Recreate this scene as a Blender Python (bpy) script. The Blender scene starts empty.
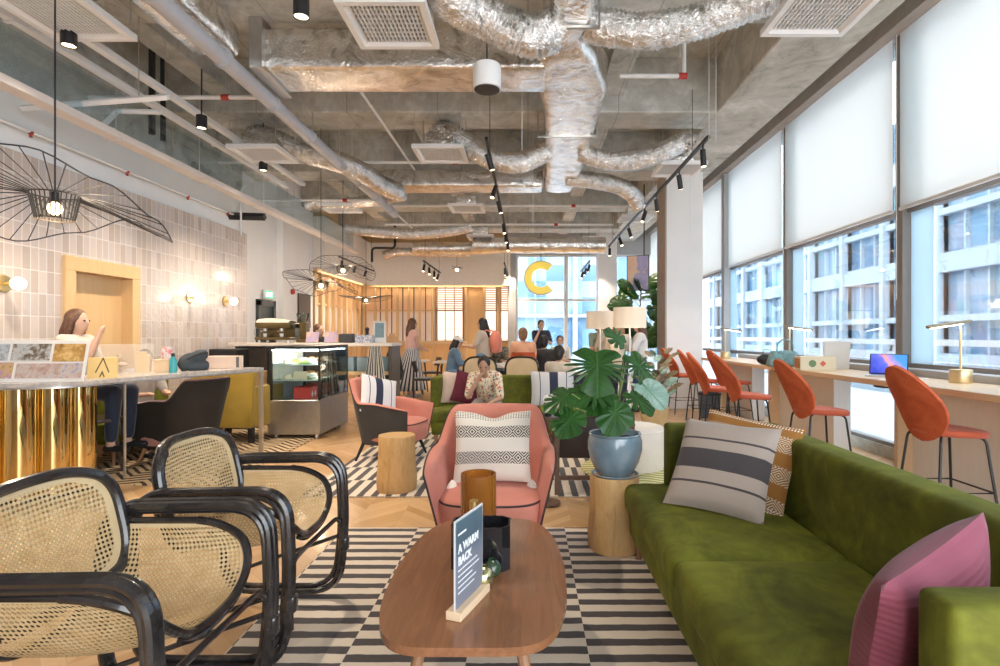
import bpy, bmesh, math, random
from mathutils import Vector, Matrix, noise
R = math.radians
PI = math.pi
rnd = random.Random(7)
scene = bpy.context.scene
C = scene.collection

# ------------------------------------------------------------------ materials
class E:
    """a little arithmetic on node sockets"""
    def __init__(s, nt, v): s.nt = nt; s.v = v
    def _op(s, op, *a):
        n = s.nt.nodes.new('ShaderNodeMath'); n.operation = op
        for i, x in enumerate((s,) + a):
            x = x.v if isinstance(x, E) else x
            if isinstance(x, (int, float)): n.inputs[i].default_value = x
            else: s.nt.links.new(x, n.inputs[i])
        return E(s.nt, n.outputs[0])
    def __add__(s, o): return s._op('ADD', o)
    def __sub__(s, o): return s._op('SUBTRACT', o)
    def __mul__(s, o): return s._op('MULTIPLY', o)
    def __truediv__(s, o): return s._op('DIVIDE', o)
    def __lt__(s, o): return s._op('LESS_THAN', o)
    def __gt__(s, o): return s._op('GREATER_THAN', o)
    def fract(s): return s._op('FRACT')
    def floor(s): return s._op('FLOOR')
    def abs(s): return s._op('ABSOLUTE')
    def sin(s): return s._op('SINE')
    def max(s, o): return s._op('MAXIMUM', o)
    def min(s, o): return s._op('MINIMUM', o)
    def mod(s, o): return s._op('FLOORED_MODULO', o)
    def inv(s): return E(s.nt, 1.0)._op('SUBTRACT', s)

class Mat:
    def __init__(s, name, col=(.8, .8, .8), rough=.5, metal=0, sheen=0, coat=0, trans=0, ior=1.45, alpha=1, emis=None, emstr=0, spec=.5, sub=0):
        s.m = bpy.data.materials.new(name); s.m.use_nodes = True
        s.nt = s.m.node_tree
        s.b = s.nt.nodes['Principled BSDF']; s.out = s.nt.nodes['Material Output']
        i = s.b.inputs
        i['Base Color'].default_value = (*col, 1); i['Roughness'].default_value = rough; i['Metallic'].default_value = metal
        i['Specular IOR Level'].default_value = spec; i['IOR'].default_value = ior
        i['Sheen Weight'].default_value = sheen; i['Sheen Roughness'].default_value = .4
        i['Coat Weight'].default_value = coat; i['Coat Roughness'].default_value = .08
        i['Transmission Weight'].default_value = trans; i['Alpha'].default_value = alpha
        if emis: i['Emission Color'].default_value = (*emis, 1); i['Emission Strength'].default_value = emstr
    def n(s, t, **k):
        x = s.nt.nodes.new(t)
        for a, v in k.items(): setattr(x, a, v)
        return x
    def link(s, a, b): s.nt.links.new(a.v if isinstance(a, E) else a, b)
    def xyz(s, kind='Object'):
        t = s.n('ShaderNodeTexCoord'); sp = s.n('ShaderNodeSeparateXYZ'); s.link(t.outputs[kind], sp.inputs[0])
        return [E(s.nt, sp.outputs[k]) for k in range(3)]
    def vec(s, x, y, z=0.0):
        c = s.n('ShaderNodeCombineXYZ')
        for k, a in enumerate((x, y, z)):
            if isinstance(a, E): s.link(a, c.inputs[k])
            else: c.inputs[k].default_value = a
        return c.outputs[0]
    def noise(s, scale, detail=3, rough=.5, vec=None, kind='Object', dist=0):
        t = s.n('ShaderNodeTexNoise'); t.inputs['Scale'].default_value = scale; t.inputs['Detail'].default_value = detail
        t.inputs['Roughness'].default_value = rough; t.inputs['Distortion'].default_value = dist
        if vec is None: vec = s.n('ShaderNodeTexCoord').outputs[kind]
        s.link(vec, t.inputs['Vector']); return E(s.nt, t.outputs['Fac'])
    def white(s, vec):
        t = s.n('ShaderNodeTexWhiteNoise'); s.link(vec, t.inputs['Vector']); return E(s.nt, t.outputs['Value'])
    def ramp(s, fac, *stops):
        t = s.n('ShaderNodeValToRGB'); r = t.color_ramp
        while len(r.elements) < len(stops): r.elements.new(.5)
        for e, (p, c) in zip(r.elements, stops): e.position = p; e.color = (*c, 1)
        s.link(fac, t.inputs[0]); return t.outputs[0]
    def mix(s, fac, a, b, blend='MIX'):
        t = s.n('ShaderNodeMix', data_type='RGBA', blend_type=blend)
        if isinstance(fac, (E,)) or hasattr(fac, 'node'): s.link(fac, t.inputs[0])
        else: t.inputs[0].default_value = fac
        for k, v in ((6, a), (7, b)):
            if isinstance(v, tuple): t.inputs[k].default_value = (*v, 1)
            else: s.link(v, t.inputs[k])
        return t.outputs[2]
    def color(s, sock): s.link(sock, s.b.inputs['Base Color']); return s
    def bump(s, h, strength=.3, dist=.01):
        t = s.n('ShaderNodeBump'); t.inputs['Strength'].default_value = strength; t.inputs['Distance'].default_value = dist
        s.link(h, t.inputs['Height']); s.link(t.outputs[0], s.b.inputs['Normal']); return s
    def done(s): return s.m

def flat(name, col, rough=.5, metal=0, var=.08, scale=8, bump=0, bscale=60, **k):
    """plain surface with slight wear in its own colour"""
    m = Mat(name, col, rough, metal, **k)
    if var:
        f = m.noise(scale, 4)
        lo = tuple(c * (1 - var) for c in col); hi = tuple(min(1, c * (1 + var)) for c in col)
        m.color(m.ramp(f, (.3, lo), (.7, hi)))
    if bump: m.bump(m.noise(bscale, 3), bump, .004)
    return m.done()

def fabric(name, col, var=.1, sheen=.4, rough=.9, weave=700, bump=.25):
    m = Mat(name, col, rough, sheen=sheen)
    f = m.noise(6, 3); g = m.noise(weave, 1)
    c = m.ramp(f, (.3, tuple(c * (1 - var) for c in col)), (.7, tuple(min(1, c * (1 + var)) for c in col)))
    c = m.mix(g * .25, c, tuple(min(1, c * 1.35 + .02) for c in col))
    m.color(c); m.bump(g, bump, .002)
    return m.done()

def wood(name, a, b, axis=1, scale=6, rough=.4, coat=.1, planks=0):
    m = Mat(name, a, rough, coat=coat)
    x = m.xyz(); st = [E(m.nt, v.v) for v in x]
    off = 0.0
    if planks:
        w = x[1 - axis] if axis < 2 else x[0]
        cell = (w / planks).floor(); off = m.white(m.vec(cell, 0.0)) * 7
    v = [q * 9 for q in x]; v[axis] = x[axis] * .9 + off
    f = m.noise(scale, 6, .6, vec=m.vec(*v), dist=1.2)
    c = m.ramp(f, (.25, a), (.5, tuple((p + q) / 2 for p, q in zip(a, b))), (.75, b))
    if planks:
        sh = m.white(m.vec(cell, 3.0))
        c = m.mix(sh * .35, c, tuple(q * .75 for q in a))
    m.color(c); m.bump(f, .08, .004)
    return m.done()

# ------------------------------------------------------------------ mesh helpers
def BM():
    b = bmesh.new(); b.loops.layers.uv.new('UVMap'); return b
def xf(loc=(0, 0, 0), rot=(0, 0, 0), s=(1, 1, 1)):
    from mathutils import Euler
    return Matrix.LocRotScale(Vector(loc), Euler(rot), Vector(s))
def box(bm, c, s, r=0, seg=2, rot=(0, 0, 0), taper=None, M=None):
    g = bmesh.ops.create_cube(bm, size=1)
    vs = g['verts']
    for v in vs:
        if taper and v.co.z < 0: v.co.x *= taper; v.co.y *= taper
        v.co = Vector((v.co.x * s[0], v.co.y * s[1], v.co.z * s[2]))
    if r:
        es = list({e for v in vs for e in v.link_edges})
        o = bmesh.ops.bevel(bm, geom=es, offset=r, segments=seg, profile=.5, affect='EDGES', clamp_overlap=True)
        vs = list({v for f in o['faces'] for v in f.verts} | {v for v in vs if v.is_valid})
    m = xf(c, rot)
    if M: m = M @ m
    for v in vs: v.co = m @ v.co
    return vs
def b2(bm, lo, hi, r=0, seg=2):
    return box(bm, [(a + b) / 2 for a, b in zip(lo, hi)], [abs(b - a) for a, b in zip(lo, hi)], r, seg)
def smooth(pts, k=6, closed=False):
    P = [Vector(p) for p in pts]; n = len(P); out = []
    for i in range(n if closed else n - 1):
        p = [P[(i + j) % n] if closed else P[min(max(i + j, 0), n - 1)] for j in (-1, 0, 1, 2)]
        for t in range(k):
            t /= k
            out.append(.5 * ((2 * p[1]) + (p[2] - p[0]) * t + (2 * p[0] - 5 * p[1] + 4 * p[2] - p[3]) * t * t + (3 * p[1] - p[0] - 3 * p[2] + p[3]) * t ** 3))
    if not closed: out.append(P[-1])
    return out
def fillet(pts, r, k=6, closed=False):
    """polyline with rounded corners"""
    P = [Vector(p) for p in pts]; n = len(P); out = []
    for i in range(n):
        if not closed and i in (0, n - 1): out.append(P[i]); continue
        a, b, c = P[i - 1], P[i], P[(i + 1) % n]
        rr = min(r, (a - b).length * .49, (c - b).length * .49)
        s = b + (a - b).normalized() * rr; e = b + (c - b).normalized() * rr
        for t in range(k + 1):
            t /= k
            out.append(s * (1 - t) ** 2 + b * 2 * t * (1 - t) + e * t * t)
    return out
def tube(bm, pts, r, n=8, closed=False, flatten=1.0):
    P = [Vector(p) for p in pts]; N = len(P)
    rr = r if isinstance(r, (list, tuple)) else [r] * N
    if len(rr) != N: rr = [rr[0] + (rr[-1] - rr[0]) * i / (N - 1) for i in range(N)]
    T = []
    for i in range(N):
        a = P[(i - 1) % N] if closed or i else P[0]; b = P[(i + 1) % N] if closed or i < N - 1 else P[-1]
        d = b - a; T.append(d.normalized() if d.length > 1e-9 else Vector((0, 0, 1)))
    up = Vector((0, 0, 1)) if abs(T[0].z) < .9 else Vector((1, 0, 0))
    X = T[0].cross(up).normalized(); rings = []
    for i in range(N):
        if i: X = (X - T[i] * X.dot(T[i])); X = X.normalized() if X.length > 1e-6 else T[i].orthogonal().normalized()
        Y = T[i].cross(X)
        rings.append([bm.verts.new(P[i] + (X * math.cos(2 * PI * k / n) + Y * math.sin(2 * PI * k / n) * flatten) * rr[i]) for k in range(n)])
    for i in range(N if closed else N - 1):
        a, b = rings[i], rings[(i + 1) % N]
        sh = 0
        if closed and i == N - 1:
            sh = min(range(n), key=lambda q: (a[0].co - b[q].co).length)
        for k in range(n): bm.faces.new((a[k], a[(k + 1) % n], b[(k + 1 + sh) % n], b[(k + sh) % n]))
    if not closed:
        bm.faces.new(list(reversed(rings[0]))); bm.faces.new(rings[-1])
    return [v for q in rings for v in q]
def lathe(bm, prof, c=(0, 0, 0), n=32, M=None, sq=1.0):
    """profile [(r,z)...] revolved; a radius of 0 closes an end"""
    m = Matrix.Translation(c) if M is None else M
    rings = []
    for r, z in prof:
        if r <= 1e-6: rings.append([bm.verts.new(m @ Vector((0, 0, z)))])
        else: rings.append([bm.verts.new(m @ Vector((r * math.cos(2 * PI * k / n), sq * r * math.sin(2 * PI * k / n), z))) for k in range(n)])
    for a, b in zip(rings, rings[1:]):
        for k in range(n):
            q = [a[k % len(a)], a[(k + 1) % len(a)], b[(k + 1) % len(b)], b[k % len(b)]]
            u = []
            for v in q:
                if v not in u: u.append(v)
            if len(u) > 2: bm.faces.new(u)
def cyl(bm, a, b, r, n=16, r2=None):
    tube(bm, [a, b], [r, r if r2 is None else r2], n)
def grid(bm, f, nu, nv, cu=False, cv=False, uvs=(1, 1), mat=0):
    L = bm.loops.layers.uv.active
    V = [[bm.verts.new(f(i / nu, j / nv)) for j in range(nv if cv else nv + 1)] for i in range(nu if cu else nu + 1)]
    out = []
    for i in range(nu):
        for j in range(nv):
            i2, j2 = (i + 1) % nu if cu else i + 1, (j + 1) % nv if cv else j + 1
            fc = bm.faces.new((V[i][j], V[i2][j], V[i2][j2], V[i][j2])); fc.material_index = mat
            for l, (a, b) in zip(fc.loops, ((i, j), (i + 1, j), (i + 1, j + 1), (i, j + 1))):
                l[L].uv = (a / nu * uvs[0], b / nv * uvs[1])
            out.append(fc)
    return V
def ell(bm, c, r, n=16, m=10, rot=(0, 0, 0)):
    M = xf(c, rot, r if isinstance(r, (tuple, list)) else (r, r, r))
    lathe(bm, [(math.sin(PI * i / m) if 0 < i < m else 0, -math.cos(PI * i / m)) for i in range(m + 1)], n=n, M=M)
def prism(bm, outline, z0, z1, M=None):
    """outline [(x,y)] extruded from z0 to z1"""
    a = [bm.verts.new((x, y, z0)) for x, y in outline]; b = [bm.verts.new((x, y, z1)) for x, y in outline]
    n = len(a)
    for k in range(n): bm.faces.new((a[k], a[(k + 1) % n], b[(k + 1) % n], b[k]))
    bm.faces.new(list(reversed(a))); bm.faces.new(b)
    if M:
        for v in a + b: v.co = M @ v.co

_cache = {}
def mesh_of(bm, name, mats, ang=35):
    bmesh.ops.recalc_face_normals(bm, faces=bm.faces)
    me = bpy.data.meshes.new(name); bm.to_mesh(me); bm.free()
    for m in (mats if isinstance(mats, (list, tuple)) else [mats]): me.materials.append(m)
    me.shade_smooth()
    if ang < 180: me.set_sharp_from_angle(angle=R(ang))
    return me
def obj(name, bm, mat, parent=None, loc=(0, 0, 0), rot=(0, 0, 0), mods=(), ang=35, label=None, kind=None):
    me = mesh_of(bm, name, mat, ang)
    o = bpy.data.objects.new(name, me); C.objects.link(o)
    o.location = loc; o.rotation_euler = rot
    if parent: o.parent = parent
    for t, kw in mods:
        md = o.modifiers.new(t, t)
        for a, v in kw.items(): setattr(md, a, v)
    if mods: bake(o, ang)
    if label: o['label'] = label
    if kind: o['kind'] = kind
    return o
def bake(o, ang=35):
    dg = bpy.context.evaluated_depsgraph_get(); dg.update()
    me = bpy.data.meshes.new_from_object(o.evaluated_get(dg), depsgraph=dg)
    ms = list(o.data.materials)
    o.modifiers.clear(); old = o.data; o.data = me
    me.materials.clear()
    for m in ms: me.materials.append(m)
    me.shade_smooth()
    if ang < 180: me.set_sharp_from_angle(angle=R(ang))
    bpy.data.meshes.remove(old)
def tag(o, label, cat, group=None, kind=None):
    o['label'] = label; o['category'] = cat
    if group: o['group'] = group
    if kind: o['kind'] = kind
    return o
def thing(name, label, cat, loc=(0, 0, 0), rz=0, group=None):
    o = bpy.data.objects.new(name, None); C.objects.link(o); o.empty_display_size = .1
    o.location = loc; o.rotation_euler = (0, 0, rz)
    return tag(o, label, cat, group)
def single(name, bm, mat, label, cat, loc=(0, 0, 0), rot=(0, 0, 0), group=None, mods=(), ang=35, kind=None):
    return tag(obj(name, bm, mat, None, loc, rot, mods, ang), label, cat, group, kind)
def struct(name, bm, mat, ang=35, parent=None):
    o = obj(name, bm, mat, parent, ang=ang)
    if not parent: o['kind'] = 'structure'
    return o
def kids(o): return [c for c in C.objects if c.parent == o]
def dup(root, loc, rz=0, label=None, group=None, scale=None):
    r = root.copy(); C.objects.link(r); r.location = loc; r.rotation_euler = (0, 0, rz)
    if label: r['label'] = label
    if group: r['group'] = group
    if scale: r.scale = (scale,) * 3
    for ch in kids(root):
        c = ch.copy(); C.objects.link(c); c.parent = r
        for g in kids(ch):
            d = g.copy(); C.objects.link(d); d.parent = c
    return r
def at(px, py, D):
    """the point D metres in front of the camera that shows at (px, py)"""
    return Vector(((px - 528) * D / 550, D, 1.33 - (py - 335) * D / 550))
def text_mesh(body, size, mat, name, parent, M, extrude=.0006, align='LEFT', squash=1.0, bold=0):
    cu = bpy.data.curves.new(name, 'FONT'); cu.body = body; cu.size = size; cu.extrude = extrude; cu.align_x = align
    cu.offset = bold; cu.resolution_u = 3
    t = bpy.data.objects.new(name, cu); C.objects.link(t)
    dg = bpy.context.evaluated_depsgraph_get(); dg.update()
    me = bpy.data.meshes.new_from_object(t.evaluated_get(dg), depsgraph=dg)
    C.objects.unlink(t); bpy.data.objects.remove(t)
    for v in me.vertices: v.co = M @ Vector((v.co.x * squash, v.co.y, v.co.z))
    me.materials.clear(); me.materials.append(mat)
    o = bpy.data.objects.new(name, me); C.objects.link(o)
    if parent: o.parent = parent
    return o
# ------------------------------------------------------------------ colours shared by many things
concrete = Mat('board_marked_concrete', (.42, .41, .38), .85)
_f = concrete.noise(.9, 8, .62, dist=.6); _g = concrete.noise(7, 6, .7)
_x, _y, _z = concrete.xyz()
_seam = ((_x / 1.2).fract() - .5).abs()
_h = concrete.noise(2.6, 5, .7, dist=1.2)
_c = concrete.ramp(_f * .5 + _h * .5, (.36, (.26, .255, .225)), (.45, (.48, .48, .44)), (.53, (.60, .60, .56)), (.62, (.80, .80, .77)))
_c = concrete.mix(_g * .5, _c, (.40, .37, .32))
_c = concrete.mix((_seam > .494) * .5, _c, (.22, .21, .19))
concrete.color(_c).bump(_g, .25, .01); concrete = concrete.done()
white_paint = flat('white_wall_paint', (.84, .83, .82), .8, var=.03, scale=2)
grey_paint = flat('grey_metal_trim', (.42, .41, .41), .5, var=.04)
brown_metal = flat('taupe_window_metal', (.24, .21, .19), .45, var=.05)
pale_metal = Mat('pale_blue_film_glass', (.7, .8, .86), .5); _t = pale_metal.n('ShaderNodeBsdfTranslucent'); _t.inputs[0].default_value = (.66, .80, .88, 1); _d = pale_metal.n('ShaderNodeBsdfDiffuse'); _d.inputs[0].default_value = (.72, .80, .85, 1); _m = pale_metal.n('ShaderNodeMixShader'); _m.inputs[0].default_value = .6
pale_metal.link(_d.outputs[0], _m.inputs[1]); pale_metal.link(_t.outputs[0], _m.inputs[2]); pale_metal.link(_m.outputs[0], pale_metal.out.inputs[0]); pale_metal = pale_metal.done()
black_metal = flat('black_powder_coat', (.018, .018, .02), .42, var=.1)
white_metal = flat('white_enamel', (.82, .81, .80), .4, var=.02)
steel = flat('brushed_steel', (.62, .60, .58), .32, metal=1, var=.06, scale=14)
brass = flat('brass', (.80, .58, .26), .28, metal=1, var=.08)
grey_pipe = flat('grey_plastic_pipe', (.46, .46, .49), .45, var=.05)
red_paint = flat('red_paint', (.42, .04, .03), .5)
glass = Mat('window_glass', (1, 1, 1), .02)
def _glass(m, tint=(.93, .97, 1), refl=.5):
    t = m.n('ShaderNodeBsdfTransparent'); t.inputs[0].default_value = (*tint, 1)
    g = m.n('ShaderNodeBsdfGlossy'); g.inputs['Roughness'].default_value = .03
    f = m.n('ShaderNodeFresnel'); f.inputs[0].default_value = 1.45
    k = E(m.nt, f.outputs[0]) * refl
    mx = m.n('ShaderNodeMixShader'); m.link(k, mx.inputs[0]); m.link(t.outputs[0], mx.inputs[1]); m.link(g.outputs[0], mx.inputs[2])
    m.link(mx.outputs[0], m.out.inputs[0]); return m.done()
glass = _glass(glass)
case_glass = _glass(Mat('case_glass'), (.92, .97, .96), .9)
frosted = Mat('frosted_acrylic', (.80, .72, .64), .35, alpha=.22).done()

# foil wrapped ducts
def foil(name, s1, s2, strength):
    m = Mat(name, (.80, .78, .75), .20, metal=1)
    a = m.noise(s1, 5, .65, dist=1.0); b = m.noise(s2, 3, .6)
    m.color(m.ramp(a, (.34, (.52, .50, .46)), (.46, (.82, .80, .77)), (.62, (.98, .96, .94))))  # pale and dark crinkle reflections are painted into the foil colour
    m.bump(a + b * .4, strength, .05); return m.done()
foil_flat = foil('foil_duct_wrap', 5, 24, .45)
foil_flex = foil('crinkled_foil_hose', 10, 34, .8)

# oak chevron floor
fl = Mat('oak_chevron_floor', (.6, .4, .22), .33, coat=.15)
x, y, z = fl.xyz()
zig = ((x / .62).fract() - .5).abs() * .62
v = (y + zig) / .11
row = v.floor(); col = (x / .31).floor()
w = fl.white(fl.vec(row, col))
gr = fl.noise(5, 5, .6, vec=fl.vec((x + y) * 4 + w * 9, (y - x) * 22, 0.0))
c = fl.ramp(w * .6 + gr * .4, (.2, (.47, .27, .115)), (.5, (.56, .345, .165)), (.85, (.66, .44, .235)))
c = fl.mix((v.fract() < .035) * .45, c, (.30, .18, .09))
c = fl.mix(((x / .31).fract() < .012) * .35, c, (.33, .20, .10))
fl.color(c).bump(gr, .05, .002); floor_m = fl.done()

# glazed hand-made tiles
ti = Mat('glazed_zellige_tile', (.7, .6, .55), .18, coat=.3)
x, y, z = ti.xyz()
cy, cz = (y / .088).floor(), ((z + .02) / .218).floor()
w = ti.white(ti.vec(cy, cz))
grout = (((y / .088).fract() < .09).max(((z + .02) / .218).fract() < .04))
c = ti.ramp(w, (.0, (.50, .42, .37)), (.4, (.57, .48, .42)), (.75, (.53, .47, .45)), (1, (.62, .54, .49)))
c = ti.mix(grout * .8, c, (.80, .77, .74))
ti.color(c)
ti.bump(w * .9 + ti.noise(16, 3) * .9 - grout * .6, .5, .014)
ti.link(w * .18 + .22, ti.b.inputs['Roughness']); tile_m = ti.done()

oak = wood('pale_oak', (.72, .52, .30), (.62, .42, .22), axis=2, scale=3, rough=.5, coat=0)
oak_warm = wood('warm_oak_panel', (.76, .52, .27), (.70, .46, .22), axis=2, scale=2, rough=.5, coat=0)
oak_top = wood('oak_bench_top', (.74, .54, .34), (.66, .46, .27), axis=1, scale=3, rough=.4, coat=.1)
white_oak = wood('white_washed_oak', (.86, .82, .76), (.80, .75, .68), axis=2, scale=3, rough=.6, coat=0)

# ------------------------------------------------------------------ room shell
bm = BM(); b2(bm, (-8, -3, -.2), (4.2, 18.2, 0)); struct('floor', bm, floor_m)
bm = BM(); b2(bm, (-8, -3, 5.0), (4.6, 18.2, 5.25)); struct('ceiling', bm, concrete)
bm = BM()
for yf in (-3.4, -.75, 1.9, 4.62, 7.28, 9.93, 12.6, 15.3):
    b2(bm, (-8, yf, 4.28), (2.6, yf + .6, 5.01), .015, 1)
struct('ceiling_crossbeams', bm, concrete)
bm = BM(); b2(bm, (2.5, -3, 4.27), (3.33, 18, 5.01), .015, 1); struct('ceiling_long_beam', bm, concrete)
bm = BM()
for x0 in (-4.2, -1.75, .95):
    b2(bm, (x0, -3, 4.5), (x0 + .3, 18, 5.01), .01, 1)
struct('ceiling_joists', bm, concrete)

# tiled wall, the painted wall over it, the painted wall past it
dy0, dy1 = 5.55, 6.62        # the oak-framed doorway
bm = BM()
b2(bm, (-4.9, -3, 0), (-4.7, dy0, 3.02)); b2(bm, (-4.9, dy1, 0), (-4.7, 9.2, 3.02)); b2(bm, (-4.9, dy0, 2.12), (-4.7, dy1, 3.02))
struct('wall_left', bm, tile_m)
bm = BM(); b2(bm, (-5.0, -3, 3.66), (-4.78, 9.2, 5.0)); struct('wall_left_upper', bm, concrete)
bm = BM(); b2(bm, (-8, -3.2, 0), (-.2, -3, 5.0)); struct('wall_front', bm, white_paint)  # unseen wall behind the camera, added to darken reflections in the brass
bm = BM(); b2(bm, (-5.0, -3, 3.02), (-4.78, 9.2, 3.66)); b2(bm, (-5.9, 9.0, 0), (-4.78, 9.2, 3.66)); b2(bm, (-5.9, 9.0, 3.66), (-5.0, 9.2, 5.0))
b2(bm, (-5.4, 9.2, 0), (-5.2, 13.3, 5.0)); b2(bm, (-5.2, 11.4, 0), (-5.08, 12.1, 4.9))
struct('wall_left_painted', bm, white_paint)
bm = BM()                    # door frame and leaf
b2(bm, (-4.86, dy0, 0), (-4.66, dy0 + .13, 1.99), .005, 1); b2(bm, (-4.86, dy1 - .13, 0), (-4.66, dy1, 1.99), .005, 1)
b2(bm, (-4.86, dy0, 1.99), (-4.66, dy1, 2.14), .005, 1)
d = struct('door_1', bm, oak_warm)
bm = BM(); b2(bm, (-4.86, dy0 + .13, 0), (-4.80, dy1 - .13, 1.99)); o = obj('door_leaf', bm, oak_warm, d)
bm = BM(); b2(bm, (-4.80, 6.42, .9), (-4.77, 6.45, 1.1)); b2(bm, (-4.80, 6.3, 1.03), (-4.75, 6.45, 1.06), .004); obj('door_handle', bm, steel, d)
dark_door = flat('charcoal_door', (.06, .07, .07), .5)
bm = BM(); b2(bm, (-5.22, 10.5, 0), (-5.14, 10.6, 2.0)); b2(bm, (-5.22, 11.12, 0), (-5.14, 11.22, 2.0)); b2(bm, (-5.22, 10.5, 1.9), (-5.14, 11.22, 2.02))
d = struct('door_2', bm, dark_door)
bm = BM(); b2(bm, (-5.21, 10.6, 0), (-5.17, 11.12, 1.9)); obj('door_leaf', bm, flat('dark_green_door', (.035, .05, .05), .5), d)
# far wall: oak battens over lit panels
bm = BM(); b2(bm, (-5.6, 17.45, 0), (-.6, 17.65, 5.0)); b2(bm, (-5.5, 13.3, 0), (-5.28, 17.5, 5.0)); struct('wall_back', bm, oak_warm)
bm = BM(); b2(bm, (-5.3, 17.15, 2.93), (-.55, 17.46, 4.2)); b2(bm, (-5.3, 13.3, 2.93), (-4.98, 17.2, 4.2)); b2(bm, (-4.98, 17.10, 2.87), (-.55, 17.15, 4.2)); b2(bm, (-4.98, 13.3, 2.87), (-4.93, 17.15, 4.2)); struct('wall_back_bulkhead', bm, flat('warm_white_paint', (.82, .78, .73), .8, var=.02))  # lower front lips added to hide the light strips
panel = Mat('reeded_warm_panel', (.85, .62, .42), .5)
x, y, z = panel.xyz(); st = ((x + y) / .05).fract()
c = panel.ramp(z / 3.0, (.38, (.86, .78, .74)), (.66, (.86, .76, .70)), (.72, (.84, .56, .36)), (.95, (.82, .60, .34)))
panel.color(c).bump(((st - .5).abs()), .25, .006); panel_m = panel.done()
bm = BM()
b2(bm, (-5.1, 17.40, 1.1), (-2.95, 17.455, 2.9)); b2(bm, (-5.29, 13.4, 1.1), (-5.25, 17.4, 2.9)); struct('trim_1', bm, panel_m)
bm = BM()
for k in range(10): b2(bm, (-5.28, 13.32 + k * .455, 0), (-5.16, 13.39 + k * .455, 2.93))
for xx in (-5.2, -4.86, -4.5, -4.15, -3.8, -3.45, -3.05, -2.0, -1.42, -.62): b2(bm, (xx, 17.32, 0), (xx + .07, 17.46, 2.93))
b2(bm, (-5.28, 13.3, 2.86), (-5.1, 17.4, 2.96)); b2(bm, (-5.2, 17.28, 2.84), (-.55, 17.46, 2.96))
b2(bm, (-5.28, 13.3, 2.08), (-5.2, 17.4, 2.13)); b2(bm, (-5.2, 17.38, 2.08), (-2.0, 17.44, 2.13)); b2(bm, (-5.25, 17.34, 1.02), (-2.0, 17.46, 1.14))
struct('trim_2', bm, oak)
bm = BM()
for xx in (-4.68, -4.32, -3.97, -3.62, -3.25): b2(bm, (xx, 17.38, 1.12), (xx + .025, 17.42, 2.86))
struct('trim_3', bm, black_metal)
lit = Mat('lit_milk_glass', (.85, .75, .65), .5, emis=(1, .86, .74), emstr=.9).done()
slatm = flat('brown_blind_slat', (.50, .36, .27), .6)
for i, (x0, x1) in enumerate(((-2.9, -2.03), (-1.38, -.98), (-.88, -.6))):
    bm = BM()
    for a, b in ((x0, x0 + .04), (x1 - .04, x1)): b2(bm, (a, 17.36, 1.12), (b, 17.45, 2.86))
    b2(bm, (x0, 17.36, 2.08), (x1, 17.45, 2.13)); b2(bm, (x0, 17.36, 1.1), (x1, 17.45, 1.16))
    for t in (.33, .66):
        if x1 - x0 > .5: b2(bm, (x0 + (x1 - x0) * t - .012, 17.35, 1.14), (x0 + (x1 - x0) * t + .012, 17.38, 2.86))
    w = struct('window_%d' % (10 + i), bm, flat('dark_oak_sash', (.35, .22, .12), .5))
    bm = BM(); b2(bm, (x0 + .04, 17.43, 1.15), (x1 - .04, 17.445, 2.86)); obj('pane', bm, lit, w)
    bm = BM()
    for k in range(24): b2(bm, (x0 + .04, 17.38, 1.18 + k * .07), (x1 - .04, 17.41, 1.195 + k * .07 + (.022 if k > 13 else .0)))
    obj('slats', bm, slatm, w)
# tall glazing beside the oak wall
bm = BM()
b2(bm, (-.62, 17.2, 0), (-.38, 17.6, 5)); b2(bm, (-.4, 17.3, 3.86), (4.2, 17.6, 5)); b2(bm, (-.4, 17.3, 0), (4.2, 17.6, .12))
struct('wall_back_frame', bm, grey_paint)
win_white = flat('white_window_frame', (.74, .76, .78), .5, var=.02)
for i, (x0, x1) in enumerate(((-.38, 1.2), (1.2, 2.75), (2.75, 4.0))):
    bm = BM()
    for a, b in ((x0, x0 + .06), (x1 - .06, x1)): b2(bm, (a, 17.35, .1), (b, 17.5, 3.88))
    for h in (.12, 2.40, 3.80): b2(bm, (x0, 17.36, h), (x1, 17.49, h + .07))
    w = struct('window_%d' % (20 + i), bm, win_white)
    bm = BM(); b2(bm, (x0 + .06, 17.42, .15), (x1 - .06, 17.43, 3.82)); obj('pane', bm, glass, w)
# columns
bm = BM(); b2(bm, (2.49, 9.9, 0), (3.15, 10.5, 4.28), .01, 1); c0 = struct('column', bm, white_paint)
bm = BM(); b2(bm, (2.465, 9.9, 0), (2.495, 10.5, 4.28)); obj('cladding', bm, flat('taupe_cladding', (.40, .32, .26), .6), c0)
bm = BM(); b2(bm, (2.08, 16.2, 0), (2.62, 16.8, 4.9), .01, 1); struct('column', bm, white_paint)
# the long window wall
bays = [5.75 + 2.55 * k for k in range(-3, 5)]       # mullion positions
bm = BM(); b2(bm, (3.95, -3, 4.5), (4.25, 18, 5.0)); b2(bm, (3.9, -3, 0), (4.15, 18, .12)); struct('wall_right', bm, concrete)
bm = BM(); b2(bm, (3.72, -2.5, 4.46), (3.95, 17.4, 4.72), .005, 1); struct('trim_4', bm, flat('taupe_pelmet', (.40, .35, .31), .5))
blind_m = Mat('white_roller_blind_cloth', (.92, .91, .88), .9)
tr = blind_m.n('ShaderNodeBsdfTranslucent'); tr.inputs[0].default_value = (.97, .90, .81, 1)
x, y, z = blind_m.xyz(); wv = (y * 900).sin() * .5 + .5
df = blind_m.n('ShaderNodeBsdfDiffuse'); blind_m.link(blind_m.mix(wv * .25, (.93, .90, .86), (.86, .83, .79)), df.inputs[0])
mx = blind_m.n('ShaderNodeMixShader'); mx.inputs[0].default_value = .5
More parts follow.
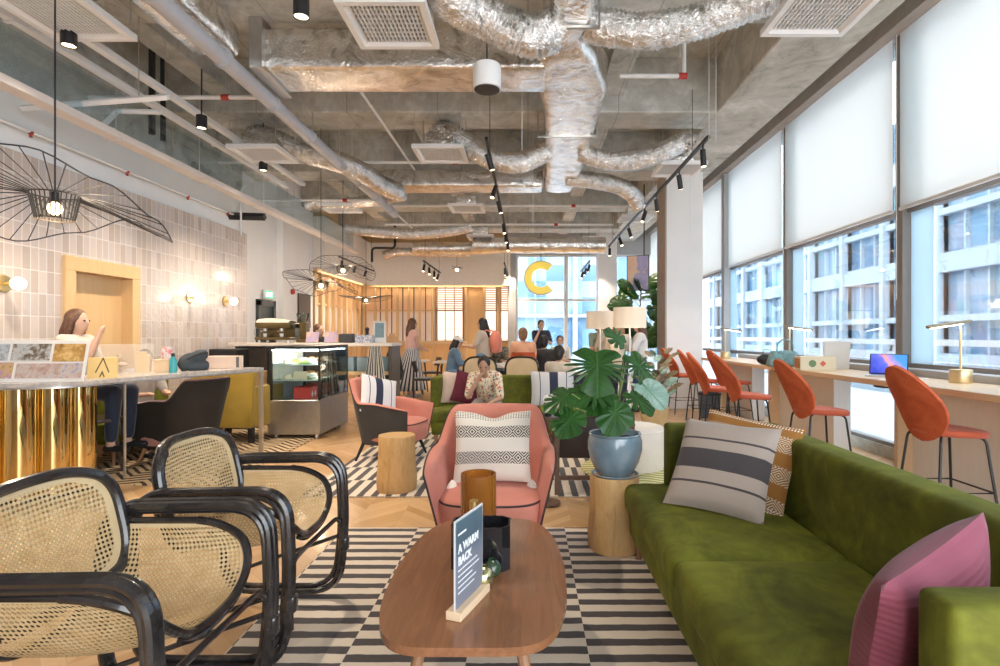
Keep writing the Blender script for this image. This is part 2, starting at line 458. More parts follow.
blind_m.link(df.outputs[0], mx.inputs[1]); blind_m.link(tr.outputs[0], mx.inputs[2]); blind_m.link(mx.outputs[0], blind_m.out.inputs[0])
blind_m = blind_m.done()
NTH = ['closest to the striped cushion', 'over the laptop', 'over the brass lamp', 'beside the column', 'past the column', 'past the column by the far glazing', 'at the far end of the window wall', 'next']
for i, yy in enumerate(bays):
    y1 = yy + 2.55
    bm = BM()
    b2(bm, (3.88, yy - .05, .1), (4.05, yy + .06, 4.55), .004, 1)
    for h in (.1, .98, 2.60, 4.45): b2(bm, (3.93, yy, h), (4.02, y1, h + .06))
    w = struct('window_%d' % (i + 1), bm, brown_metal)
    bm = BM(); b2(bm, (3.97, yy - .36, .1), (3.985, yy - .05, 4.55)); obj('jamb', bm, pale_metal, w)
    bm = BM(); b2(bm, (3.99, yy + .06, .15), (4.0, y1 - .36, 4.5)); obj('pane', bm, glass, w)
lab = {0: 'pale roller blind over the glass behind the camera end of the bench', 1: 'pale roller blind at the bench end beyond the frame edge',
       2: 'off-white roller blind drawn over the glazing above the near bench end', 3: 'off-white roller blind above the window with the brass desk lamp',
       4: 'off-white roller blind above the window behind the open laptop', 5: 'off-white roller blind above the window behind the teal handbag',
       6: 'off-white roller blind just past the thick white column', 7: 'off-white roller blind at the far corner of the window wall'}
for i, yy in enumerate(bays):
    if i < 1: continue
    t = thing('roller_blind', lab[i], 'blind', (3.86, yy + .05, 2.6), 0, 'roller blinds along the window wall')
    bm = BM(); grid(bm, lambda u, v: Vector((.004 * math.sin(9 * u), .02 + u * 2.44, .05 + v * 1.85)), 12, 4); obj('cloth', bm, blind_m, t)
    bm = BM(); b2(bm, (-.015, .02, .02), (.015, 2.46, .055), .005); obj('bottom_rail', bm, white_metal, t)
    bm = BM(); cyl(bm, (0, .0, 1.9), (0, 2.47, 1.9), .03); obj('roller', bm, white_metal, t)
    bm = BM(); tube(bm, [(-.02, 2.48, 1.88), (-.02, 2.48, -.9), (-.01, 2.495, -.9), (-.01, 2.495, 1.88)], .003, 6); obj('pull_cord', bm, white_metal, t)
bm = BM(); b2(bm, (3.0, 10.3, 0), (3.16, 10.42, 4.4)); b2(bm, (3.78, 10.6, 0), (3.9, 10.75, 4.45)); struct('trim_5', bm, grey_paint)

# ------------------------------------------------------------------ outside
street = flat('pale_paving_outside', (.50, .55, .60), .8)
bm = BM(); b2(bm, (4.3, -20, -.5), (40, 60, -.05)); b2(bm, (-8, 18.3, -.5), (4.3, 60, -.05)); struct('street', bm, street)
fac_w = flat('pale_cladding', (.40, .46, .51), .6, var=.04)
fac_g = Mat('blue_facade_glass', (.10, .30, .46), .12)
x, y, z = fac_g.xyz()
w = fac_g.white(fac_g.vec((y / .55).floor() + (x / .9).floor(), (z / .8).floor()))
fac_g.color(fac_g.ramp(w, (0, (.10, .19, .30)), (.35, (.18, .31, .43)), (.6, (.28, .40, .50)), (.85, (.29, .32, .41)), (1, (.18, .40, .46)))); fac_g = fac_g.done()
def facade(name, label, x0, y0, y1, h, bay, face='x', bands=((-.1, .75), (1.75, 1.95), (3.3, 3.9), (5.1, 5.3), (6.6, 7.4))):
    t = thing(name, label, 'building', (0, 0, 0))
    S = (lambda a, b: (a, b)) if face == 'x' else (lambda a, b: (b, a))
    def bx(lo, hi, bm):
        (a0, b0), (a1, b1) = S(lo[0], lo[1]), S(hi[0], hi[1]); b2(bm, (a0, b0, lo[2]), (a1, b1, hi[2]))
    bm = BM(); bx((x0 + .3, y0, -.1), (x0 + 6, y1, h), bm); obj('glazing', bm, fac_g, t)
    bm = BM()
    for z0, z1 in bands:
        if z1 < h: bx((x0, y0, z0), (x0 + .5, y1, z1), bm)
    k = 0
    while y0 + k * bay < y1:
        bx((x0 - .1, y0 + k * bay, -.1), (x0 + .45, y0 + k * bay + .22, h), bm); k += 1
    obj('frame', bm, fac_w, t)
    bm = BM(); k = 0
    while y0 + k * bay / 3 < y1:
        bx((x0 + .15, y0 + k * bay / 3, .7), (x0 + .32, y0 + k * bay / 3 + .06, h), bm); k += 1
    obj('mullions', bm, flat('white_mullion', (.42, .5, .56), .5), t)
    return t
facade('office_building', 'pale clad office block with blue glazing across the street', 13, -6, 40, 9, 2.6)
facade('outside_glass_tower', 'tall blue glass building behind the hanging yellow letter', 27, -9, 7.5, 26, 5.6, 'y', ((-.1, .3), (2.2, 2.35), (5.4, 5.6), (9, 9.2)))
bm = BM(); b2(bm, (8.0, -6, 1.12), (8.12, 25.5, 1.24)); 
for k in range(11): b2(bm, (8.02, -6 + k * 3, -.1), (8.1, -5.9 + k * 3, 1.15))
single('white_railing', bm, white_metal, 'low white railing running along the street outside', 'railing')
bm = BM(); b2(bm, (8.6, -6, -.1), (8.9, 25.5, .75)); single('planter_wall', bm, fac_w, 'low pale kerb wall outside behind the white railing', 'wall')

# warm light strips added behind the bulkhead lip to brighten the oak panels
cove = Mat('added_warm_led', (1, .85, .65), .5, emis=(1, .76, .5), emstr=8).done()
bm = BM(); b2(bm, (-4.9, 17.17, 2.905), (-.8, 17.20, 2.93)); single('light_strip', bm, cove, 'added warm light strip hidden under the bulkhead along the oak batten wall', 'light')
bm = BM(); b2(bm, (-5.03, 13.5, 2.905), (-5.0, 17.0, 2.93)); single('light_strip', bm, cove, 'added warm light strip hidden under the side bulkhead toward the corner', 'light')
# ------------------------------------------------------------------ rugs
def rug_mat(name, axis, width, period, x0, a=(.74, .64, .52), b=(.055, .045, .045), duty=.46):
    m = Mat(name, a, .95, sheen=.2)
    x, y, z = m.xyz()
    p, q = (x, y) if axis == 0 else (y, x)
    wob = m.noise(14, 2) * .012
    cell = ((p - x0) / width).floor()
    s = ((q + wob) / period + cell.mod(2.0) * .5).fract() < duty
    n = m.noise(260, 2)
    m.color(m.mix(s, m.mix(n * .35, a, tuple(c * .7 for c in a)), m.mix(n * .4, b, (.12, .10, .09)))); m.bump(n, .4, .004)
    return m.done()
def rug(label, lo, hi, mat):
    bm = BM(); box(bm, (0, 0, .006), (hi[0] - lo[0], hi[1] - lo[1], .012), .004, 1)
    return single('rug', bm, mat, label, 'rug', ((lo[0] + hi[0]) / 2, (lo[1] + hi[1]) / 2, 0))
rug('cream and black striped flat-weave rug under the walnut coffee table', (-1.26, .2), (1.5, 3.77), rug_mat('striped_rug_weave', 0, .5, .118, .13))
rug('black and cream checked-stripe rug under the short log stool', (-1.87, 4.5), (1.9, 7.6), rug_mat('chequer_rug_weave', 1, .49, .118, -1.55 + .0))
rug('black and cream rug in the aisle past the green velvet sofa with the seated man', (-2.35, 7.9), (-1.25, 10.2), rug_mat('aisle_rug_weave', 1, .49, .118, 0))
zz = Mat('zigzag_rug_weave', (.62, .45, .24), .95)
x, y, z = zz.xyz(); t = ((x / .46).fract() - .5).abs() * .34 + x * .25
s = ((y + t + zz.noise(8, 2) * .03) / .105).fract() < .45
zz.color(zz.mix(s, (.60, .44, .26), (.05, .035, .025))); zz.bump(zz.noise(260, 2), .4, .004)
bm = BM(); box(bm, (0, 0, .006), (1.95, 3.0, .012), .004, 1)
single('rug', bm, zz.done(), 'tan and black zigzag rug in front of the tiled wall behind the cane armchairs', 'rug', (-3.7, 6.35, 0))
wv = Mat('wavy_olive_rug', (.5, .45, .2), .95)
x, y, z = wv.xyz(); s = ((y + (x * 14).sin() * .05) / .09).fract() < .45
wv.color(wv.mix(s, (.72, .68, .45), (.36, .36, .06)))
bm = BM(); lathe(bm, [(0, 0), (.62, 0), (.63, .006), (.62, .012), (0, .012)], n=48)
single('rug', bm, wv.done(), 'round yellow and olive wavy rug under the white pouffe', 'rug', (1.15, 5.4, .012))

# ------------------------------------------------------------------ cane armchairs
lacquer = Mat('black_lacquered_rattan', (.016, .015, .016), .22, coat=.6)
f = lacquer.noise(9, 5, vec=None); lacquer.color(lacquer.ramp(f, (.35, (.010, .009, .010)), (.62, (.028, .024, .024)), (.8, (.11, .07, .045)))); lacquer.bump(lacquer.noise(40, 2), .12, .003); lacquer = lacquer.done()
def cane_mat(name, w, h, border, pitch=.0155, rnd_=0):
    m = Mat(name, (.74, .60, .40), .55)
    t = m.n('ShaderNodeUVMap'); sp = m.n('ShaderNodeSeparateXYZ'); m.link(t.outputs[0], sp.inputs[0])
    u, v = E(m.nt, sp.outputs[0]), E(m.nt, sp.outputs[1])
    inside = ((u - .5).abs() < (.5 - border / w)) * ((v - .5).abs() < (.5 - border / h))
    if rnd_:
        pu, pv = ((u - .5) * 2).abs()._op('POWER', 3.2), ((v - .5) * 2).abs()._op('POWER', 3.2)
        inside = (pu + pv) < (1 - border * 1.5 / min(w, h)) ** 3.2
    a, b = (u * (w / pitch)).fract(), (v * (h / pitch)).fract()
    ring = (((a - .5).abs() + (b - .5).abs()) < .47) * inside  # darker ring paints the shade at each hole's edge into the cane
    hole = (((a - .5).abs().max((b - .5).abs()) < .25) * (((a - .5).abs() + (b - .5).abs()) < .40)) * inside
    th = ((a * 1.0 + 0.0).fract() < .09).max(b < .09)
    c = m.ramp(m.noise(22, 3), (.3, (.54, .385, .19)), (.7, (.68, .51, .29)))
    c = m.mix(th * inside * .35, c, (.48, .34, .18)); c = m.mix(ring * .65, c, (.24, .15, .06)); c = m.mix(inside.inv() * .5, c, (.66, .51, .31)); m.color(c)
    m.bump(a.sin() + b.sin(), .3, .002)
    m.link(hole.inv(), m.b.inputs['Alpha'])
    return m.done()
def cane_chair(label):
    t = thing('cane_armchair', label, 'armchair', (0, 0, 0), 0, 'cane armchairs')
    def zc(a): return .385 + .075 * a                      # seat line, a 0 rear .. 1 front
    def shell(u, v, lift=0):
        s = 2 * v - 1; a = u
        e = abs(s) ** 2.7
        xf_ = .30 - .05 * abs(s) ** 8
        x = -.22 + (xf_ + .22) * a
        # round the front top corner
        x -= .075 * abs(s) ** 7 * a
        z = zc(a) + (.655 - zc(a)) * e - .03 * math.sin(PI * a) * (1 - e)
        return Vector((x, .29 * (1 if s > 0 else -1) * min(1, abs(s) ** .92 * 1.0), z))
    raw, S_ = shell, [0.0]; NS = 120
    for k in range(NS): S_.append(S_[-1] + (raw(.5, (k + 1) / NS) - raw(.5, k / NS)).length)
    def shell(u, v):          # even spacing along the hammock, rounded front corners
        q = v * S_[-1]; k = min(NS - 1, max(0, next((i for i in range(NS) if S_[i + 1] >= q - 1e-9), NS - 1)))
        vv = (k + (q - S_[k]) / max(1e-9, S_[k + 1] - S_[k])) / NS
        p = raw(u, min(1, max(0, vv))); d = min(q, S_[-1] - q); R_ = .10
        if d < R_: p.x -= (R_ - math.sqrt(max(0, R_ * R_ - (R_ - d) ** 2))) * u
        return p
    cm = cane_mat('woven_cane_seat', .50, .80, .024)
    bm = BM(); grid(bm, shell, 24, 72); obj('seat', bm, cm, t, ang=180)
    bm = BM()
    rim = [shell(1, j / 90) for j in range(91)]
    tube(bm, rim, .0145, 8); tube(bm, [p + Vector((-.004, 0, -.022)) for p in rim[27:-27]], .010, 6)
    tube(bm, [shell(0, j / 40) for j in range(41)], .013, 8)
    for s in (0, 1): tube(bm, [shell(j / 20, s) for j in range(21)], .012, 6)
    obj('seat_rim', bm, lacquer, t)
    # backrest
    lean = R(13)
    bw, bh = .53, .39
    def bp(u, v):
        a, b = 2 * u - 1, 2 * v - 1
        # square to squircle
        m = max(abs(a), abs(b), 1e-6); l = max((abs(a) ** 3.2 + abs(b) ** 3.2) ** (1 / 3.2), 1e-6)
        q = m / l
        sc = 1 - .08 * b * .5
        yy, zz_ = a * q * bw / 2 * 1.05, b * q * bh / 2
        xx = -.035 * (1 - a * a)
        return Vector((-.145 + xx - (zz_ + .2) * math.tan(lean), yy, .675 + zz_))
    bm = BM(); grid(bm, bp, 30, 26)
    for f in bm.faces:
        for l in f.loops: l[bm.loops.layers.uv.active].uv = (l.vert.co.y / (bw * 1.05) + .5, (l.vert.co.z - .675) / bh + .5)
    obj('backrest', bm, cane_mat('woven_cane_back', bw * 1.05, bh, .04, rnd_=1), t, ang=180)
    loop = [bp(i / 20, 0) for i in range(20)] + [bp(1, i / 20) for i in range(20)] + [bp(1 - i / 20, 1) for i in range(20)] + [bp(0, 1 - i / 20) for i in range(20)]
    bm = BM(); tube(bm, loop, .019, 10, closed=True); tube(bm, [p + Vector((-.018, 0, 0)) for p in loop], .013, 8, closed=True); obj('back_rim', bm, lacquer, t)
    for s in (-1, 1):
        bm = BM()
        for r_, off, dz, dx in ((.017, .0, 0, 0), (.015, .027, -.004, -.002), (.013, .012, -.026, -.024)):
            y = s * (.325 - off)
            lp = fillet([(-.26, y, .03 - dz), (.30 + dx, y, .03 - dz), (.335 + dx, y, .35), (.32 + dx, y, .715 + dz), (-.27, y, .705 + dz), (-.30, y, .40)], .13, 8, closed=True)
            tube(bm, lp, r_, 8, closed=True)
        box(bm, (.327, s * .311, .27), (.052, .046, .075), .016, 3)
        obj('arm_loop', bm, lacquer, t)
    bm = BM()
    tube(bm, fillet([(.325, -.30, .16), (.315, -.295, .42), (.315, .295, .42), (.325, .30, .16)], .10, 8), .011, 8)
    tube(bm, [(.30, -.30, .31), (-.25, -.29, .12)], .010, 8); tube(bm, [(.30, .30, .31), (-.25, .29, .12)], .010, 8)
    obj('stretcher', bm, lacquer, t)
    return t
ca = cane_chair('black-framed cane armchair cut off by the frame edge, in front of its twin')
ca.location = (-1.255, 1.68, .012)
dup(ca, (-1.255, 2.46, .012), 0, 'black-framed cane armchair seen whole, standing behind its twin by the brass bar')

# ------------------------------------------------------------------ coffee table
walnut = wood('walnut_veneer', (.34, .150, .068), (.20, .080, .036), axis=1, scale=3.2, rough=.26, coat=.35, planks=.09)
walnut_leg = wood('walnut_leg', (.36, .19, .10), (.28, .14, .07), axis=2, scale=3, rough=.4)
t = thing('coffee_table', 'boat-shaped walnut coffee table on splayed legs in the middle of the striped rug', 'coffee table', (-.185, 2.17, .012))
L, N = .565, 96
out = []
for k in range(N):
    a = 2 * PI * k / N; cs, sn = math.cos(a), math.sin(a)
    yy = L * math.copysign(abs(sn) ** .34, sn); hw = .330 - .075 * (yy / L) ** 2 - .012 * (yy / L)
    xx = hw * math.copysign(abs(cs) ** .34, cs); out.append((xx, yy))
bm = BM(); prism(bm, out, .378, .405)
bmesh.ops.bevel(bm, geom=[e for e in bm.edges if abs(e.verts[0].co.z - e.verts[1].co.z) < .001 and len(e.link_faces) == 2 and any(len(f.verts) > 4 for f in e.link_faces)], offset=.007, segments=3, profile=.5, affect='EDGES')
obj('tabletop', bm, walnut, t)
bm = BM(); b2(bm, (-.17, -.42, .34), (.17, .42, .378), .004, 1); obj('apron', bm, walnut_leg, t)
for sx in (-1, 1):
    for sy in (-1, 1):
        bm = BM(); tube(bm, [(sx * .155, sy * .38, .35), (sx * .225, sy * .46, .0)], [.022, .013], 10); obj('leg', bm, walnut_leg, t)

# things on it
TT = .417
amber = Mat('amber_ribbed_glass', (.50, .20, .035), .15, trans=.6, coat=.2)
x, y, z = amber.xyz(); amber.bump((x * 420).sin() + (y * 420).sin(), .3, .003); amber = amber.done()
bm = BM(); lathe(bm, [(0, 0), (.078, 0), (.082, .01), (.080, .285), (.074, .285), (.074, .014), (0, .012)], n=48)
single('candle_holder', bm, amber, 'tall amber glass cylinder candle holder behind the black octagonal vase', 'candle holder', (-.225, 2.50, TT))
blackglass = flat('black_gloss_glass', (.012, .012, .014), .07, coat=.5, var=0)
t = thing('octagonal_vase', 'low black glossy octagonal box vase on the coffee table', 'vase', (-.185, 2.19, TT))
o8 = [(.115, .045), (.085, .075), (-.085, .075), (-.115, .045), (-.115, -.045), (-.085, -.075), (.085, -.075), (.115, -.045)]
bm = BM()
def ring8(s, z): return [bm.verts.new((x * s, y * s, z)) for x, y in o8]
rs = [ring8(1, 0), ring8(1, .17), ring8(.93, .17), ring8(.93, .02)]
for a, b in zip(rs, rs[1:]):
    for k in range(8): bm.faces.new((a[k], a[(k + 1) % 8], b[(k + 1) % 8], b[k]))
bm.faces.new(rs[0]); bm.faces.new(rs[-1]); obj('body', bm, blackglass, t)
bm = BM(); lathe(bm, [(0, 0), (.01, .0), (.01, .014), (0, .016)], n=16); obj('clasp', bm, brass, t, loc=(.04, -.082, .01))
gold_glass = Mat('green_gold_mercury_glass', (.42, .40, .22), .16, metal=.85); gold_glass.color(gold_glass.ramp(gold_glass.noise(40, 4), (.3, (.22, .26, .14)), (.6, (.62, .55, .30)))); gold_glass = gold_glass.done()
dk = flat('dark_green_glass', (.03, .06, .035), .08, coat=.5, var=0)
for x, y, r, m, lb in ((-.163, 1.99, .040, gold_glass, 'small gold-green round glass votive beside the menu stand'), (-.135, 2.075, .034, dk, 'dark green round glass votive right against the black octagonal vase')):
    bm = BM(); prof = [(0, 0)] + [(r * math.sin(q), r * (1 - math.cos(q)) - r * .06) for q in [PI * .12 + PI * .72 * k / 12 for k in range(13)]]
    rt = prof[-1]; prof += [(rt[0] - .002, rt[1] + .006), (rt[0] - .006, rt[1] + .004), (rt[0] - .004, rt[1] - .01), (0, rt[1] - .03)]
    lathe(bm, prof, n=32); single('votive_glass', bm, m, lb, 'votive', (x, y, TT))
t = thing('pepper_mill', 'slim black bottle with a gold cap standing behind the menu stand', 'bottle', (-.205, 2.085, TT))
bm = BM(); lathe(bm, [(0, 0), (.018, 0), (.019, .01), (.019, .20), (.012, .225), (.012, .26), (0, .26)], n=24); obj('body', bm, blackglass, t)
bm = BM(); lathe(bm, [(.013, .25), (.016, .252), (.016, .285), (.010, .29), (0, .29)], n=24); obj('cap', bm, brass, t)
# menu stand
t = thing('menu_stand', 'upright clear menu stand with dark printed card in a light wood block', 'menu stand', (-.200, 1.862, TT), math.atan2(.215, .077))
bm = BM(); box(bm, (0, 0, .014), (.23, .055, .028), .002, 1); obj('wood_block', bm, wood('light_beech', (.80, .62, .42), (.74, .54, .35), axis=0, rough=.5), t)
acr = Mat('clear_acrylic_edge', (.90, .92, .95), .08, alpha=.55).done()
bm = BM(); b2(bm, (-.108, -.0025, .012), (.108, .0025, .315), .001, 1); obj('acrylic_sheet', bm, acr, t)
slate = Mat('menu_card_print', (.05, .08, .11), .35); x, y, z = slate.xyz()
slate.color(slate.mix(slate.noise(18, 4) * .6, slate.ramp(z / .3, (.1, (.20, .20, .26)), (.55, (.20, .22, .28)), (.75, (.05, .09, .13)), (1, (.06, .12, .15))), (.16, .20, .25))); slate = slate.done()
bm = BM(); b2(bm, (-.101, -.0042, .03), (.101, -.0026, .308)); card = obj('card', bm, slate, t)
ink = flat('white_print', (.88, .90, .92), .6, var=0)
def MT(x, z): return Matrix(((1, 0, 0, x), (0, 0, 1, -.0048), (0, 1, 0, z), (0, 0, 0, 1)))
text_mesh('A WARM', .038, ink, 'lettering', t, MT(-.088, .205), bold=.0012)
text_mesh('BACK', .038, ink, 'lettering', t, MT(-.088, .165), bold=.0012)
bm = BM()      # lines of print too small to read
for k, (x0, x1) in enumerate(((-.088, .06), (-.088, .075), (-.088, .02), (-.088, .05), (-.088, .035))):
    n = 9
    for j in range(n):
        a = x0 + (x1 - x0) * j / n; b2(bm, (a, -.0048, .145 - k * .018), (a + (x1 - x0) / n * .75, -.0042, .150 - k * .018))
obj('small_print', bm, ink, t)
bm = BM(); b2(bm, (-.088, -.0048, .262), (-.03, -.0042, .268)); obj('header_print', bm, ink, t)

# ------------------------------------------------------------------ upholstery helpers
def velvet(name, dark, mid, light, rough=.8):
    m = Mat(name, mid, rough, sheen=.25)
    f = m.noise(3.2, 5, .62, dist=.9); g = m.noise(18, 3)
    m.color(m.ramp(f * .8 + g * .2, (.30, dark), (.5, mid), (.72, light)))
    m.nt.nodes['Principled BSDF'].inputs['Sheen Tint'].default_value = (*[min(1, c * 1.6 + .02) for c in light], 1)
    m.bump(f * .5 + m.noise(500, 1) * .15, .25, .01)
    return m.done()
green_velvet = velvet('olive_green_velvet', (.036, .042, .002), (.105, .112, .006), (.21, .225, .018))
def pillow(bm, w, h, t, n=22, dent=.0, sag=.0):
    """a scatter cushion standing in the x-z plane, seams on its rim; uv over the front"""
    L = bm.loops.layers.uv.active
    V = {}
    for side in (1, -1):
        for i in range(n + 1):
            for j in range(n + 1):
                a, b = 2 * i / n - 1, 2 * j / n - 1
                edge = i in (0, n) or j in (0, n)
                if side == -1 and edge: V[side, i, j] = V[1, i, j]; continue
                x = w / 2 * a * (1 - .055 * (1 - b * b)); z = h / 2 * b * (1 - .055 * (1 - a * a))
                if dent and b > 0: z -= dent * math.exp(-(a * 3.0) ** 2) * b ** 3
                d = ((1 - a ** 2) * (1 - b ** 2)) ** .42
                wr = 1 + .05 * noise.noise(Vector((a * 2.3 + side, b * 2.3, w)))
                y = side * -t / 2 * d * wr
                x += sag * b * b * .3
                V[side, i, j] = bm.verts.new((x, y, z))
        for i in range(n):
            for j in range(n):
                q = [(i, j), (i + 1, j), (i + 1, j + 1), (i, j + 1)]
                f = bm.faces.new([V[(side,) + c] for c in q])
                for l, (p, r_) in zip(f.loops, q): l[L].uv = (p / n, r_ / n)
def uvmat(m):
    t = m.n('ShaderNodeUVMap'); sp = m.n('ShaderNodeSeparateXYZ'); m.link(t.outputs[0], sp.inputs[0])
    return E(m.nt, sp.outputs[0]), E(m.nt, sp.outputs[1])
def M_at(loc, right, up):
    """matrix whose x is right and z is up (y points away from the viewer)"""
    X = Vector(right).normalized(); Z = Vector(up); Z = (Z - X * Z.dot(X)).normalized(); Y = Z.cross(X)
    m = Matrix.Identity(4)
    for k in range(3): m[k][0], m[k][1], m[k][2], m[k][3] = X[k], Y[k], Z[k], loc[k]
    return m

# ------------------------------------------------------------------ the green sofas
def sofa(label, length, group='olive green velvet sofas', cushions=2, arms=(1, 1)):
    """faces -x, runs along y from 0 to length, back at the +x side"""
    t = thing('velvet_sofa', label, 'sofa', (0, 0, 0), 0, group)
    D = .90
    bm = BM(); b2(bm, (.03, .05, .13), (D - .06, length - .05, .30), .02, 3); obj('base', bm, green_velvet, t)
    cl = length / cushions
    for k in range(cushions):
        a, b = k * cl + (.0 if k else 0), (k + 1) * cl
        ox = 0
        bm = BM(); b2(bm, (0, a + (.012 if k == 0 else .004), .275), (D - .17, b - (.012 if k == cushions - 1 else .004), .425), .045, 4)
        bmesh.ops.subdivide_edges(bm, edges=[e for e in bm.edges if e.calc_length() > .3], cuts=14, use_grid_fill=True)
        for v in bm.verts:
            if v.co.z > .38:
                u, w_ = (v.co.x) / (D - .17), (v.co.y - a) / (b - a)
                v.co.z += .022 * max(0, math.sin(PI * u)) ** .6 * max(0, math.sin(PI * w_)) ** .6
        obj('seat_cushion', bm, green_velvet, t, ang=60)
    bm = BM()
    b2(bm, (D - .17, .03, .30), (D, length - .03, .785), .035, 4)
    for v in bm.verts:
        v.co.x += (v.co.z - .42) * .10
    bmesh.ops.subdivide_edges(bm, edges=[e for e in bm.edges if e.calc_length() > .3], cuts=28, use_grid_fill=True)
    tuft = [(length * (k + .5) / 4, .60) for k in range(4)]
    for v in bm.verts:
        if v.co.x < D - .06 and v.co.z > .44:
            for ty, tz in tuft:
                q = ((v.co.y - ty) ** 2 + (v.co.z - tz) ** 2) / .004
                if q < 6: v.co.x += .022 * math.exp(-q)
    obj('backrest', bm, green_velvet, t, ang=60)
    for ty, tz in tuft:
        bm = BM(); ell(bm, (D - .155 + (tz - .42) * .1 + .016, ty, tz), (.006, .014, .014), 10, 6); obj('button', bm, green_velvet, t)
    for k, e in enumerate((0, length)):
        s = 1 if e == 0 else -1
        bm = BM(); b2(bm, (.245, e, .17), (D + .02, e + s * .11, .79), .022, 4); obj('armrest', bm, green_velvet, t, ang=60)
    for x in (.08, D - .12):
        for y in (.1, length - .1):
            bm = BM(); tube(bm, [(x, y, .14), (x, y, 0)], [.026, .017], 10); obj('leg', bm, walnut_leg, t)
    return t
s1 = sofa('long olive green velvet sofa along the window counter, with a quilted pink cushion', 2.28)
s1.location = (.575, 1.06, .012)
s2 = sofa('olive green velvet sofa with the man in the floral shirt on it', 2.2)
s2.location = (-1.2, 6.55, .012); s2.rotation_euler = (0, 0, R(90)); s2.location = (1.0, 6.5, .012)

# cushions on the near sofa
m = Mat('oatmeal_cushion_with_stripes', (.6, .5, .45), .95, sheen=.3); u, v = uvmat(m)
wide = ((v - .50).abs() < .11); thin = ((v - .735).abs() < .012).max((v - .24).abs() < .012)
base = m.mix(m.noise(420, 2) * .5, (.34, .28, .24), (.50, .43, .38))
m.color(m.mix(wide, m.mix(thin, base, (.06, .05, .055)), m.mix(m.noise(420, 1) * .5, (.045, .04, .045), (.11, .09, .09)))); m.bump(m.noise(500, 2), .4, .002)
bm = BM(); pillow(bm, .50, .50, .17)
o = single('cushion', bm, m.done(), 'oatmeal cushion with one wide black stripe at the far end of the green sofa', 'cushion')
o.matrix_world = M_at((.985, 2.80, .66), (.76, -.62, -.02), (.37, .44, .82))
m = Mat('mustard_woven_cushion', (.4, .18, .04), .95); u, v = uvmat(m)
a, b = ((u * 5).fract() - .5).abs(), ((v * 6).fract() - .5).abs(); d = ((a + b) * 6).fract() < .38
band = (v * 3.0).fract() < .55
chk = ((u * 34).fract() < .5) * ((v * 34).fract() < .5)
m.color(m.mix(band * d, (.30, .13, .03), (.62, .54, .43))); m.color(m.mix(((v - .5).abs() > .43) * chk, m.mix(band * d, (.30, .13, .03), (.62, .54, .43)), (.85, .8, .7)))
bm = BM(); pillow(bm, .50, .50, .14)
o = single('cushion', bm, m.done(), 'mustard brown cushion with white woven diamonds tucked behind the oatmeal one', 'cushion')
o.matrix_world = M_at((1.135, 2.90, .665), (.80, -.60, -.14), (.30, .40, .87))
m = Mat('quilted_pink_cushion', (.5, .16, .25), .7, sheen=.2); u, v = uvmat(m)
q = (v * 26 + m.noise(3, 2) * .6).fract(); m.color(m.ramp(m.noise(4, 3), (.3, (.19, .036, .058)), (.7, (.31, .078, .125)))); m.bump((q - .5).abs(), .5, .006)
bm = BM(); pillow(bm, .50, .46, .20, dent=.0)
o = single('cushion', bm, m.done(), 'quilted dusty pink cushion leaning in the corner against the sofa arm', 'cushion')
o.matrix_world = M_at((.985, 1.385, .605), (.86, .50, .16), (-.05, -.30, .93))

